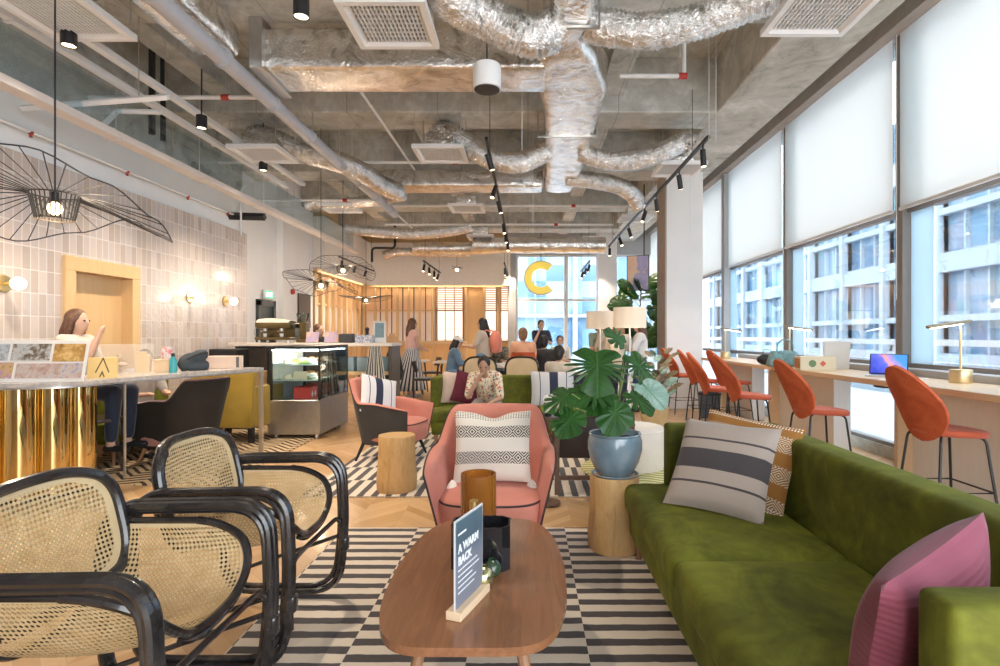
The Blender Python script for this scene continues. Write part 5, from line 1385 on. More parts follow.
flex('fat crinkled foil hose sweeping from the big duct towards the window-side vent', [(585, 24, 4.75), (615, 29, 4.7), (650, 31, 4.65), (690, 24, 4.6), (730, 10, 4.5), (775, -8, 4.4)], .145)
flex('crinkled foil hose dipping from the mid duct to the central square vent', [(548, 150, 7.6), (522, 162, 7.55), (495, 160, 7.5), (472, 148, 7.5), (455, 135, 7.5), (442, 132, 7.6), (436, 140, 7.6)], .14)
flex('crinkled foil hose from the mid duct to the window-side vent above the long track', [(580, 152, 7.6), (605, 160, 7.6), (635, 160, 7.6), (662, 152, 7.5), (684, 142, 7.5), (694, 145, 7.5)], .13)
flex('short crinkled foil hose bending down beyond the far end of the big duct', [(566, 178, 9.0), (590, 180, 9.0), (612, 184, 9.1), (630, 192, 9.2), (640, 206, 9.4)], .135)
flex('long crinkled foil hose rising over the grey pipe to the far cross duct', [(252, 147, 7.7), (256, 136, 7.7), (275, 140, 7.7), (305, 153, 7.8), (338, 162, 7.9), (362, 172, 8.2), (380, 184, 8.8), (398, 192, 9.3)], .145)
flex('thin crinkled foil hose low above the wire lamps by the white wall', [(306, 206, 10.2), (322, 202, 10.2), (350, 203, 10.2), (380, 199, 10.1), (404, 195, 9.9)], .10)
flex('crinkled foil hose crossing in front of the far white bulkhead', [(346, 229, 12.4), (370, 231, 12.4), (410, 234, 12.4), (450, 231, 12.4), (472, 226, 12.4)], .12)
flex('lowest crinkled foil hose against the far white bulkhead', [(384, 256, 16.2), (400, 252, 16.2), (430, 253, 16.2), (470, 253, 16.2)], .13)
for lb, x0, x1, y, z, r in (('smooth foil duct crossing the far end of the room above the yellow letter', -1.35, 1.9, 13.6, 3.55, .20), ('smooth foil duct behind the far foil hoses', -3.0, -.9, 14.4, 3.60, .16)):
    bm = BM(); tube(bm, [(x0 + (x1 - x0) * k / 12, y, z) for k in range(13)], r, 24); crumple(bm, .012, 6); single('cross_duct', bm, foil_flat, lb, 'air duct', ang=70)
bm = BM(); b2(bm, (-3.02, 3.9, 3.86), (-2.62, 5.0, 4.15), .03, 2); crumple(bm, .03, 7); single('foil_duct_box', bm, foil_flat, 'crumpled foil duct box between the square vent and the grey pipe', 'air duct', ang=60)

# ------------------------------------------------------------------ ceiling vents
grille = flat('vent_grille_white', (.78, .77, .76), .5, var=0); gap = flat('vent_dark_inside', (.30, .30, .31), .8, var=0)
def vent(label):
    t = thing('ceiling_vent', label, 'vent', (0, 0, 0), 0, 'square ceiling vents')
    S = .325
    bm = BM()
    rs = []
    for h, z in ((S, .03), (S, .0), (S * .86, .0), (S * .78, .03), (S * .78, .05), (S, .05)):
        rs.append([bm.verts.new((a * h, b * h, z)) for a, b in ((-1, -1), (1, -1), (1, 1), (-1, 1))])
    for a, b in zip(rs, rs[1:] + rs[:1]):
        for k in range(4): bm.faces.new((a[k], a[(k + 1) % 4], b[(k + 1) % 4], b[k]))
    obj('frame', bm, white_metal, t)
    bm = BM(); b2(bm, (-S * .78, -S * .78, .045), (S * .78, S * .78, .05)); obj('backing', bm, gap, t)
    bm = BM()
    for k in range(17): q = -S * .76 + S * 1.52 * k / 16; b2(bm, (q - .005, -S * .77, .018), (q + .005, S * .77, .042))
    for k in range(9): q = -S * .76 + S * 1.52 * k / 8; b2(bm, (-S * .77, q - .003, .026), (S * .77, q + .003, .04))
    obj('grille', bm, grille, t)
    bm = BM(); b2(bm, (-S * .55, -S * .55, .055), (S * .55, S * .55, .24), .01, 1); obj('plenum_box', bm, foil_flat, t)
    for sx in (-1, 1):
        for sy in (-1, 1):
            bm = BM(); cyl(bm, (sx * S * .9, sy * S * .9, .10), (sx * S * .9, sy * S * .9, .62), .004, 6); obj('hanger_rod', bm, steel, t)
    return t
v0 = None
vents = [(-3.48, 4.12, 'square white ceiling vent over the brass bar, cut by the top of the frame'), (-1.06, 4.24, 'large square white vent at the top beside the fat foil hose'), (2.17, 4.05, 'square white ceiling vent beside the concrete edge over the blinds'),
         (-3.50, 7.28, 'square white vent under the curled foil hose by the trunking rails'), (-1.15, 7.28, 'square white vent in the middle of the room fed by the dipping foil hose'), (2.17, 7.95, 'square white vent over the start of the window-side lighting track'),
         (-3.55, 10.4, 'small-looking square vent close to the wire lamps'), (-1.15, 10.4, 'small-looking square vent past the far cross duct'), (2.2, 11.3, 'square white vent beyond the thick column over the track'),
         (-1.15, 13.5, 'square vent just before the far white bulkhead'), (1.6, 14.6, 'square vent over the glazing at the end of the room')]
for x, y, lb in vents:
    if v0 is None: v0 = vent(lb); v0.location = (x, y, 3.7)
    else: dup(v0, (x, y, 3.7), 0, lb)

# ------------------------------------------------------------------ pipes, rails, trunking
def run_y(name, label, cat, x, z, y0, y1, r, mat, brackets=0):
    t = thing(name, label, cat, (x, 0, z))
    bm = BM(); cyl(bm, (0, y0, 0), (0, y1, 0), r, 20); obj('pipe', bm, mat, t)
    for k in range(brackets):
        y = y0 + (k + .5) * (y1 - y0) / brackets
        bm = BM(); cyl(bm, (0, y - .03, 0), (0, y + .03, 0), r * 1.18, 20); obj('collar', bm, mat, t)
        bm = BM(); cyl(bm, (0, y + .1, r), (0, y + .1, 4.35 - z), .005, 6); obj('hanger_rod', bm, steel, t)
    return t
run_y('drain_pipe', 'thick grey plastic pipe sloping away over the middle of the café', 'pipe', -2.66, 3.74, 2.4, 11.0, .072, grey_pipe, 9)
run_y('conduit', 'thin pale conduit running away between the foil branch and the central vent', 'pipe', -1.9, 4.1, 5.8, 9.2, .018, white_metal, 2)
run_y('conduit', 'thin pale conduit far back over the wire lamps', 'pipe', -2.9, 4.0, 10.5, 14.0, .018, white_metal, 2)
def rail(name, label, cat, x, z, w, h, y0, y1, mat, n=5):
    t = thing(name, label, cat, (x, 0, z))
    bm = BM(); b2(bm, (-w / 2, y0, 0), (w / 2, y1, h), .004, 1); obj('channel', bm, mat, t)
    for k in range(n):
        y = y0 + (k + .5) * (y1 - y0) / n
        bm = BM(); b2(bm, (-w / 2 - .01, y - .02, -.01), (w / 2 + .01, y + .02, .01)); obj('clip', bm, mat, t)
        bm = BM(); cyl(bm, (0, y, h), (0, y, 5.0 - z - (.5 if False else .0)), .004, 6); obj('hanger_rod', bm, steel, t)
    return t
rail('cable_trunking', 'white cable trunking closest to the wall, running over the brass bar', 'trunking', -4.07, 3.8, .075, .06, 2.2, 9.3, white_metal)
rail('cable_trunking', 'white cable trunking running parallel inside the other, over the brass bar', 'trunking', -3.76, 3.82, .075, .06, 2.2, 9.2, white_metal)
beige_metal = flat('pinkish_white_beam', (.70, .64, .60), .5, var=.03)
rail('ceiling_rail', 'long wide pinkish-white rail carrying the glass screen along the tiled wall side', 'rail', -4.12, 3.28, .15, .07, 2.0, 13.2, beige_metal, 8)
screen_glass = _glass(Mat('smoke_screen_glass'), (.86, .93, .96), .2)
t = thing('glass_screen', 'long upright glass smoke screen standing on the wide ceiling rail', 'glass screen', (-4.12, 0, 3.352))
for k in range(5):
    bm = BM(); b2(bm, (-.005, 2.0 + k * 2.2, .0), (.005, 4.16 + k * 2.2, .42)); obj('pane', bm, screen_glass, t)
for lb, x0, x1, y, z, ver in (('white sprinkler pipe crossing over the brass bar with a red joint', -4.75, -2.78, 5.95, 3.9, 0), ('short white sprinkler pipe with a red elbow over the near end of the sofa', .92, 1.56, 5.5, 3.92, 1),
                              ('white sprinkler pipe crossing beyond the square vents, before the far cross duct', -4.7, .1, 8.35, 3.95, 0), ('white sprinkler pipe above the window-side vents', .95, 2.4, 8.35, 3.95, 0),
                              ('white sprinkler pipe crossing just past the far cross duct', -3.2, 2.3, 11.2, 3.96, 0), ('farthest white sprinkler pipe before the bulkhead', -3.2, 1.9, 12.3, 3.80, 0), ('white pipe crossing over the wire lamps', -4.9, -2.8, 10.0, 3.78, 0)):
    t = thing('sprinkler_pipe', lb, 'pipe', (x0, y, z)); L_ = x1 - x0
    bm = BM(); cyl(bm, (0, 0, 0), (L_, 0, 0), .022, 12)
    if ver: cyl(bm, (L_, 0, 0), (L_, 0, .36), .022, 12)
    obj('pipe', bm, white_metal, t)
    bm = BM(); q = L_ * (.98 if ver else .75); cyl(bm, (q - .04, 0, 0), (q + .04, 0, 0), .032, 12); obj('red_joint', bm, red_paint, t)
    n_ = max(2, int(L_ / 1.2))
    for k in range(n_):
        q = (k + .5) * L_ / n_; bm = BM(); cyl(bm, (q, 0, .02), (q, 0, .34), .004, 6); obj('hanger_rod', bm, steel, t)
t = thing('wall_sprinkler_pipe', 'thin white pipe with red sprinkler heads along the wall above the tiles', 'pipe', (-4.70, 0, 3.25))
bm = BM(); cyl(bm, (0, 3.2, 0), (0, 9.1, 0), .016, 10); obj('pipe', bm, white_metal, t)
for y in (5.2, 6.45, 7.6, 8.6):
    bm = BM(); lathe(bm, [(0, -.045), (.016, -.04), (.010, -.02), (.022, -.01), (.022, .012), (0, .016)], c=(.0, y, -.01), n=12); obj('sprinkler_head', bm, red_paint, t)
t = thing('support_strut', 'white metal strut crossing under the trunking above the brass bar', 'strut', (0, 0, 0))
a_, b_ = at(22, 108, 5.1), at(168, 97, 5.1); bm = BM(); tube(bm, [a_, b_], .03, 4); obj('bar', bm, white_metal, t)
for p in (a_.lerp(b_, .2), a_.lerp(b_, .8)):
    bm = BM(); cyl(bm, p, (p.x, p.y, 4.95), .005, 6); obj('hanger_rod', bm, steel, t)
t = thing('bent_conduit', 'white bent conduit arm reaching from the wall over the bar', 'pipe', (0, 0, 0))
bm = BM(); tube(bm, [at(104, 124, 5.6), at(118, 111, 5.6), at(160, 112, 5.6)], .028, 8); obj('pipe', bm, white_metal, t)
t = thing('black_duct_pipes', 'black vertical service pipe hanging beside the trunking', 'pipe', at(152, 112, 6.2)); t.name = 'service_pipe'
bm = BM(); tube(bm, [(0, 0, -.25), (0, 0, 2.3)], .035, 10); obj('pipe', bm, black_metal, t)
t = thing('service_pipe', 'second black vertical service pipe, closer to the tiled wall end', 'pipe', at(163, 120, 6.5))
bm = BM(); tube(bm, [(0, 0, -.25), (0, 0, 2.0)], .03, 10); obj('pipe', bm, black_metal, t)
t = thing('u_shaped_pipe', 'bent black service pipe before the far white bulkhead', 'pipe', (0, 0, 0)); t.name = 'bent_pipe'
bm = BM(); tube(bm, fillet([at(372, 262, 14.5), at(372, 248, 14.5), at(395, 248, 14.5), at(395, 225, 14.5)], .1), .032, 10); obj('pipe', bm, black_metal, t)
t = thing('hook_conduit', 'white hook-shaped conduit coming down beside the wide rail', 'pipe', (0, 0, 0))
bm = BM(); tube(bm, fillet([at(241, 236, 8.6), at(241, 186, 8.6), at(262, 183, 8.6)], .12), .015, 8); obj('pipe', bm, white_metal, t)
bm = BM(); tube(bm, [at(199, 215, 8.8), at(265, 217, 8.8)], .06, 4); single('dark_beam', bm, black_metal, 'dark grey beam crossing above the end of the tiled wall', 'beam')
# suspension cables
k = 0
for px, py, pb, D, lb in ((522, 60, 150, 6.0, 'thin hanging cable beside the small lighting track'), (533, 60, 235, 8.5, 'thin long hanging cable near the middle duct'), (680, 18, 80, 5.5, 'thin hanging cable at the end of the red elbow pipe'), (709, 38, 140, 6.1, 'thin cable holding the near end of the window-side track'),
                  (716, 38, 142, 6.3, 'second thin cable by the near end of the window-side track'), (352, 118, 190, 8.6, 'thin cable hanging between grey pipe and vent'), (690, 160, 235, 8.2, 'thin cable before the thick white column')):
    p, q = at(px, py, D), at(px, pb, D); bm = BM(); tube(bm, [(q.x, q.y, q.z), (q.x, q.y, 4.95)], .004, 6)
    single('hanging_cable', bm, flat('pale_cable', (.7, .72, .72), .5), lb, 'cable', group='thin hanging cables')

# ------------------------------------------------------------------ speaker, downlights, tracks
t = thing('ceiling_speaker', 'white cylindrical speaker with a black face hanging by a cable', 'speaker', at(487, 75, 4.6))
bm = BM(); lathe(bm, [(.10, -.125), (.118, -.12), (.118, .065), (.108, .08), (0, .085)], n=36); obj('housing', bm, white_metal, t)
bm = BM(); lathe(bm, [(0, -.118), (.107, -.118), (.107, -.126), (0, -.126)], n=36); obj('speaker_grille', bm, black_metal, t)
bm = BM(); cyl(bm, (0, 0, .09), (0, 0, 1.45), .006, 8); lathe(bm, [(.0, .08), (.02, .085), (.015, .12), (0, .125)], n=12); obj('cable', bm, black_metal, t)
lens = Mat('lit_lamp_lens', (1, .9, .7), .4, emis=(1, .78, .48), emstr=7).done()
def downlight(label, p):
    t = thing('downlight', label, 'ceiling light', p, 0, 'black cylinder downlights')
    bm = BM(); lathe(bm, [(.048, 0), (.055, 0), (.055, .14), (0, .14)], n=24); obj('housing', bm, black_metal, t)
    bm = BM(); lathe(bm, [(0, .012), (.05, .012), (.05, .02), (0, .02)], n=24); obj('lamp_lens', bm, lens, t)
    bm = BM(); cyl(bm, (0, 0, .14), (0, 0, .66), .008, 8); obj('stem', bm, black_metal, t)
    LAMPS.append((Vector(p) + Vector((0, 0, -.02)), 70))
    return t
for lb, p in (('black downlight glowing just under the vent over the brass bar', (-3.64, 4.36, 3.62)), ('black downlight at the top of the frame beside the grey pipe', (-1.62, 3.93, 3.60)), ('black downlight between the trunking rails', (-3.62, 6.1, 3.62)), ('black downlight just below the curled hose vent', (-3.66, 7.6, 3.60))): downlight(lb, p)
def track(label, x, z, y0, y1, heads, group='black lighting tracks', seed=1):
    t = thing('track_light', label, 'track light', (x, y0, z), 0, group)
    bm = BM(); b2(bm, (-.018, 0, 0), (.018, y1 - y0, .035)); obj('track', bm, black_metal, t)
    for k in (0.08, .92):
        bm = BM(); cyl(bm, (0, (y1 - y0) * k, .03), (0, (y1 - y0) * k, 4.35 - z), .004, 6); obj('hanger_rod', bm, black_metal, t)
    rr_ = random.Random(seed)
    for y in heads:
        ax, ay = rr_.uniform(-.35, .35), rr_.uniform(-.4, .25)
        d_ = Vector((math.sin(ax), math.sin(ay), -1)).normalized()
        bm = BM(); p = Vector((0, y - y0, -.10)); cyl(bm, (0, y - y0, 0), p, .010, 8); tube(bm, [p - d_ * .04, p + d_ * .15], .034, 16); h_ = obj('spot_head', bm, black_metal, t)
        bm = BM(); q = p + d_ * .151; tube(bm, [q, q + d_ * .002], .027, 16); obj('lamp_lens', bm, lens, h_)
        LAMPS.append((Vector((x, y, z)) + p + d_ * .18, 26))
    return t
track('black lighting track down the middle of the room beside the big foil duct', -.47, 3.53, 6.2, 13.4, (6.5, 7.9, 8.8, 10.6, 11.6, 12.8), seed=2)
track('long black lighting track on the window side ending near the thick column', 2.02, 3.53, 6.15, 13.8, (6.35, 7.35, 8.66, 9.5, 11.0, 12.1, 13.6), seed=5)
track('short black track before the far bulkhead, toward the slatted windows', -2.66, 3.20, 14.0, 16.7, (14.1, 14.8, 15.6, 16.3), seed=7)
track('short black track hanging in front of the end glazing', 1.57, 3.20, 14.0, 16.4, (14.1, 14.9, 15.8), seed=8)
track('short black track at the inner corner of the bulkhead', -4.6, 3.22, 13.4, 16.4, (13.6, 14.6, 15.6), seed=9)
track('short black track beside the frame of the end glazing', -.62, 3.2, 14.4, 16.8, (14.9, 15.6, 16.3), seed=12)
t = thing('star_pendant', 'tiny black branching pendant before the bulkhead', 'pendant light', at(457, 268, 15.5))
bm = BM(); cyl(bm, (0, 0, 0), (0, 0, 1.6), .006, 6)
for k in range(7):
    a = k * 2 * PI / 7; tube(bm, [(0, 0, 0), (.16 * math.cos(a), .16 * math.sin(a), .05 * math.sin(k * 2))], .008, 6)
obj('frame', bm, black_metal, t)
bm = BM(); ell(bm, (0, 0, -.05), .05, 12, 8); obj('bulb', bm, globe, t)

# ------------------------------------------------------------------ wire-brim pendants
bronze_l = flat('dark_bronze_slat', (.045, .035, .025), .45, metal=.3)
def pendant(label, px, py, D, tilt=0, seed=0, cord_top=4.9, up=1.0):
    o_ = at(px, py, D)
    t = thing('wire_pendant', label, 'pendant light', o_, 0, 'black wire-brim pendants')
    bm = BM()
    n = 30
    for k in range(n):
        a = 2 * PI * k / n; ca, sa = math.cos(a), math.sin(a)
        tube(bm, [(.125 * ca, .125 * sa, .075), (.095 * ca, .095 * sa, -.075)], .0045, 4)
    tube(bm, [(.125 * math.cos(a), .125 * math.sin(a), .075) for a in [k * PI / 20 for k in range(40)]], .005, 5, closed=True)
    tube(bm, [(.095 * math.cos(a), .095 * math.sin(a), -.075) for a in [k * PI / 20 for k in range(40)]], .004, 5, closed=True)
    obj('shade', bm, bronze_l, t)
    Rb = .60 if up > 0 else .68
    TB = [-.07, -.165, -.085, .05, -.06, -.155, -.07, .11, .19, .19, .19, .07]     # brim height every 30 degrees
    def lift(a):
        q = ((a + tilt) % (2 * PI)) / (PI / 6); k = int(q); f = q - k; f = f * f * (3 - 2 * f); return TB[k % 12] * (1 - f) + TB[(k + 1) % 12] * f
    def brim(a, r_):
        q = (r_ - .125) / (Rb - .125)
        return Vector((r_ * math.cos(a), r_ * math.sin(a), .075 * (1 - q) + q * (lift(a) if up > 0 else .12 * math.cos(a) ** 2)))
    bm = BM()
    n = 40
    for k in range(n):
        a = 2 * PI * k / n; tube(bm, [brim(a, .125), brim(a, .32), brim(a, .52), brim(a, Rb)], .0032, 4)
    obj('brim_spokes', bm, black_metal, t)
    bm = BM(); tube(bm, [brim(k * PI / 36, Rb) for k in range(72)], .0045, 5, closed=True); obj('brim_ring', bm, black_metal, t)
    bm = BM(); cyl(bm, (0, 0, .06), (0, 0, cord_top - o_.z), .005, 6); cyl(bm, (0, 0, .03), (0, 0, .09), .022, 10); obj('cord', bm, black_metal, t)
    bm = BM(); ell(bm, (0, 0, -.01), .038, 16, 10); obj('bulb', bm, lens, t)
    BULBS_AND_FILL.append((o_ + Vector((0, 0, -.12)), 6 if D < 5 else 22))
pendant('large black wire-brim pendant hanging over the brass bar', 55, 207, 3.35)
pendant('black wire-brim pendant lowest of the far trio, near the espresso machine', 321, 285, 9.4, .5, 1)
pendant('black wire-brim pendant highest of the far trio, drooping over the counter', 343, 270, 10.5, -.25, 2)
pendant('smallest-looking black wire-brim pendant hanging before the oak batten wall', 366, 300, 14.3, .1, 3, up=-.6)

# ------------------------------------------------------------------ hanging letter and picture
yel = Mat('lit_yellow_plastic', (.85, .66, .10), .4, emis=(.9, .68, .12), emstr=.35).done()
t = thing('letter_sign', 'big yellow hanging letter C in front of the end glazing', 'sign', at(541, 278, 16.0))
def arc(r0, r1, a0, a1, y0, y1, bm, n=40):
    o_ = [(r1 * math.cos(a0 + (a1 - a0) * k / n), r1 * math.sin(a0 + (a1 - a0) * k / n)) for k in range(n + 1)] + [(r0 * math.cos(a1 + (a0 - a1) * k / n), r0 * math.sin(a1 + (a0 - a1) * k / n)) for k in range(n + 1)]
    m = Matrix(((1, 0, 0, 0), (0, 0, 1, 0), (0, 1, 0, 0), (0, 0, 0, 1))); prism(bm, o_, y0, y1, m)
bm = BM(); arc(.27, .47, R(48), R(312), -.06, .06, bm); obj('letter', bm, yel, t)
bm = BM(); b2(bm, (-.36, .061, -.42), (.24, .07, .42)) if False else arc(.47, .50, R(46), R(314), -.07, .07, bm); obj('rim', bm, flat('cream_plastic', (.75, .72, .6), .5), t)
bm = BM(); cyl(bm, (.0, 0, .45), (.0, 0, 1.7), .012, 8); obj('hanger_rod', bm, black_metal, t)
pic = Mat('peach_lavender_painting', (.6, .55, .8), .5); x, y, z = pic.xyz(); nn = pic.noise(3.5, 2, dist=.6)
pic.color(pic.ramp(x * .9 + nn * 1.0 + z * .15, (.22, (.85, .52, .34)), (.45, (.88, .66, .50)), (.52, (.42, .40, .66)), (.66, (.52, .48, .72)), (.8, (.78, .62, .45)))); pic = pic.done()
t = thing('hanging_picture', 'peach and lavender abstract picture hung from a rod beside the thick column', 'picture', at(638, 273, 10.9), R(-20))
bm = BM(); b2(bm, (-.22, -.015, -.35), (.22, .015, .35), .003, 1); obj('frame', bm, black_metal, t)
bm = BM(); b2(bm, (-.205, -.019, -.335), (.205, -.0155, .335)); obj('canvas', bm, pic, t)
bm = BM(); cyl(bm, (.12, 0, .35), (.12, 0, 1.75), .012, 8); obj('hanger_rod', bm, black_metal, t)
# ------------------------------------------------------------------ people
skin_l = Mat('skin', (.62, .38, .27), .55, sub=.1).done(); skin_d = flat('tanned_skin', (.48, .28, .19), .55, var=.03)
def blob(bm, a, b, ra, rb, n=12):
    a, b = Vector(a), Vector(b)
    tube(bm, [a, b], [ra, rb], n); ell(bm, a, ra, n, 8); ell(bm, b, rb, n, 8)
def remesh(name, bm, mat, parent, vox=.014, it=3):
    return obj(name, bm, mat, parent, mods=[('REMESH', dict(mode='VOXEL', voxel_size=vox)), ('SMOOTH', dict(iterations=it, factor=.5))], ang=180)
def person(label, loc, rz, top, bottom, hair, pose='stand', skin=skin_l, scale=1.0, hairlen=0, arms=None, lean=0.0, sit=.46, sleeve=.6, skirt=None, cap=None, head_down=0.0, shoes=None, vox=.016, turn=0, nolegs=False):
    """faces +x; arms: two (elbow, hand) offsets from the shoulder"""
    t = thing('person', label, 'person', loc, rz)
    pel = Vector((0, 0, .93 if pose == 'stand' else sit + .10))
    d = Vector((math.sin(lean), 0, math.cos(lean)))
    chest = pel + d * .36; neck = pel + d * .50; hd = neck + Vector((math.sin(lean) * .10 + .02 + .04 * head_down, 0, .135 - .03 * head_down))
    sh = {s: pel + d * .455 + Vector((0, s * .165, 0)) for s in (-1, 1)}
    if pose == 'stand':
        hip = {s: pel + Vector((0, s * .085, -.02)) for s in (-1, 1)}
        knee = {s: Vector((.04 * s + .03, s * .09, .49)) for s in (-1, 1)}; ank = {s: Vector((.10 * s - .02, s * .09, .08)) for s in (-1, 1)}
    else:
        hip = {s: pel + Vector((.02, s * .09, -.02)) for s in (-1, 1)}
        knee = {s: Vector((.43, s * .12, sit + .06)) for s in (-1, 1)}; ank = {s: Vector((.40, s * .12, .08 + max(0, sit - .50))) for s in (-1, 1)}
    if arms is None: arms = (((.02, -.05, -.28), (.10, -.02, -.50)), ((.02, .05, -.28), (.10, .02, -.50)))
    el = {s: sh[s] + Vector(arms[0 if s < 0 else 1][0]) for s in (-1, 1)}; hand = {s: sh[s] + Vector(arms[0 if s < 0 else 1][1]) for s in (-1, 1)}
    # body: one continuous surface, hands with fingers
    bm = BM()
    blob(bm, pel, chest, .115, .125); blob(bm, chest + Vector((0, -.07, .03)), chest + Vector((0, .07, .03)), .10, .10); blob(bm, neck - d * .05, hd - Vector((0, 0, .06)), .050, .046)
    M = xf(hd, (0, head_down * .6, turn))
    e0 = len(bm.verts)
    ell(bm, (0, 0, 0.015), (.092, .074, .105)); ell(bm, (.028, 0, -.055), (.058, .054, .058)); ell(bm, (.092, 0, -.012), (.020, .013, .024))
    ell(bm, (.078, 0, -.062), (.014, .022, .010)); ell(bm, (.0, .074, -.005), (.018, .010, .028)); ell(bm, (.0, -.074, -.005), (.018, .010, .028))
    bm.verts.ensure_lookup_table()
    for v in bm.verts[e0:]: v.co = M @ v.co
    for s in (-1, 1):
        blob(bm, sh[s], el[s], .050, .040); blob(bm, el[s], hand[s], .038, .026)
        hd_ = (hand[s] - el[s]).normalized(); side = hd_.cross(Vector((0, 0, 1))); side = side.normalized() if side.length > .1 else Vector((0, 1, 0))
        palm = hand[s] + hd_ * .05; blob(bm, hand[s], palm, .026, .030)
        for k in range(4):
            o_ = side * (k - 1.5) * .019; L_ = (.062, .072, .068, .052)[k]; cu_ = hd_ * .6 + Vector((0, 0, -.35))
            blob(bm, palm + o_, palm + o_ + hd_ * L_ * .5, .010, .009, 6); blob(bm, palm + o_ + hd_ * L_ * .5, palm + o_ + hd_ * L_ * .5 + cu_ * L_ * .6, .009, .008, 6)
        blob(bm, hand[s] + side * .022 * s, palm + side * .045 * s + hd_ * .01, .011, .009, 6)
        blob(bm, hip[s], knee[s], .085, .058); blob(bm, knee[s], ank[s], .054, .036)
        f_ = Vector((1, 0, 0)); blob(bm, ank[s] + Vector((-.02, 0, -.04)), ank[s] + Vector((.14, s * .015, -.052)), .036, .028)
    remesh('body', bm, skin, t, vox)
    # face marks
    bm = BM()
    for s in (-1, 1): ell(bm, M @ Vector((.083, s * .030, .012)), .010, 8, 6)
    obj('eyes', bm, flat('dark_eye', (.03, .02, .02), .3, var=0), t)
    # hair
    bm = BM(); e0 = 0
    ell(bm, (-.018, 0, .035), (.096, .086, .098)); ell(bm, (-.045, 0, -.02), (.070, .078, .085))
    if hairlen:
        tube(bm, [(-.05, 0, .02), (-.085, 0, -.10), (-.10, 0, -.10 - hairlen * .6), (-.09, 0, -.10 - hairlen)], [.075, .085, .075, .03], 12, flatten=.8)
        for s in (-1, 1): tube(bm, [(-.01, s * .062, .03), (-.02, s * .085, -.08), (-.03, s * .085, -.08 - hairlen * .55)], [.04, .036, .018], 8)
    for v in bm.verts: v.co = M @ v.co
    # keep the face clear
    remesh('hair', bm, hair, t, .012, 2)
    # top
    if top:
        bm = BM(); blob(bm, pel + d * .0, chest, .140, .142); blob(bm, chest + Vector((0, -.09, .05)), chest + Vector((0, .09, .05)), .112, .112)
        blob(bm, pel + Vector((0, -.05, -.03)), pel + Vector((0, .05, -.03)), .125, .125)
        for s in (-1, 1):
            if sleeve > 0: blob(bm, sh[s], sh[s].lerp(el[s], min(1, sleeve * 1.3)), .066, .056)
            if sleeve > .8: blob(bm, el[s], el[s].lerp(hand[s], .85), .052, .040)
        for v in bm.verts: v.co += Vector((1, 1, 0)) * .007 * noise.noise(v.co * 11)
        remesh('shirt', bm, top, t, vox)
    if bottom:
        bm = BM(); blob(bm, hip[-1], hip[1], .120, .120)
        for s in (-1, 1): blob(bm, hip[s], knee[s], .104, .076); blob(bm, knee[s], knee[s].lerp(ank[s], .88), .074, .056)
        for v in bm.verts: v.co += Vector((1, 1, 0)) * .006 * noise.noise(v.co * 10)
        remesh('trousers', bm, bottom, t, vox)
    if skirt:
        m_, z1, fl = skirt; bm = BM()
        grid(bm, lambda u, v: Vector(((.13 + fl * v) * math.cos(2 * PI * u) * (1 + .07 * math.sin(2 * PI * u * 9) * v) - fl * .4 * v, (.15 + fl * v * .75) * math.sin(2 * PI * u) * (1 + .07 * math.sin(2 * PI * u * 9) * v), pel.z + .12 - v * (pel.z + .12 - z1))), 72, 14, cu=True)
        obj('skirt', bm, m_, t, mods=[('SOLIDIFY', dict(thickness=.006))], ang=180)
    sm = shoes or black_metal
    for s in (-1, 1):
        bm = BM(); a = ank[s]; blob(bm, a + Vector((-.03, 0, -.045)), a + Vector((.155, s * .015, -.05)), .038, .031, 10)
        for v in bm.verts: v.co.z = max(v.co.z, a.z - .08)
        obj('shoe', bm, sm, t, ang=60)
    if cap:
        bm = BM(); e0 = 0; ell(bm, (-.005, 0, .055), (.104, .092, .075)); box(bm, (.12, 0, .035), (.10, .13, .012), .005, 2)
        for v in bm.verts: v.co = M @ v.co
        obj('cap', bm, cap, t, ang=60)
    t.scale = (scale,) * 3
    return t
hair_b = flat('brown_hair', (.12, .055, .03), .5, var=.3, scale=30); hair_k = flat('black_hair', (.015, .013, .014), .45, var=.3, scale=30); hair_l = flat('light_brown_hair', (.26, .14, .07), .5, var=.3, scale=30)
def F(name, c): return fabric(name, c, .08)
beige_t, grey_t, jean, navy, white_t, black_t = F('beige_cloth', (.55, .48, .40)), F('grey_cloth', (.42, .40, .38)), F('denim', (.14, .24, .36)), F('navy_cloth', (.02, .028, .05)), F('white_cloth', (.76, .74, .72)), F('black_cloth', (.022, .022, .025))
olive_t, coral_t, green_t = F('olive_cloth', (.16, .15, .09)), F('coral_cloth', (.72, .24, .17)), F('sage_cloth', (.30, .36, .28))
pinkish = F('pale_pink_cloth', (.72, .45, .40))
talk = (((.20, -.04, -.22), (.34, .04, -.02)), ((.12, .05, -.26), (.34, -.02, -.24)))
lap = (((.10, -.05, -.26), (.32, .04, -.24)), ((.10, .05, -.26), (.32, -.04, -.24)))
chin = (((.22, -.03, -.20), (.16, .10, .06)), ((.14, .05, -.26), (.36, -.04, -.22)))
def X(px, D): return (px - 528) * D / 550
person('brown-haired woman in profile behind the brass bar with one hand raised', (-4.36, 5.30, 0), R(4), beige_t, navy, hair_b, 'sit', hairlen=.18, arms=(((.24, .00, -.14), (.29, .06, .06)), lap[1]), sit=.72)
person('seated person in grey top and dark trousers on the green bench, looking at a phone', (-4.36, 6.18, .012), R(-28), grey_t, navy, hair_k, 'sit', arms=lap, lean=.12, sit=.44, head_down=.5, scale=.9)
person('dark-haired person behind the service counter, only the head in view', (X(317, 9.5), 9.55, 0), R(-20), black_t, navy, hair_b, 'stand', scale=.90)
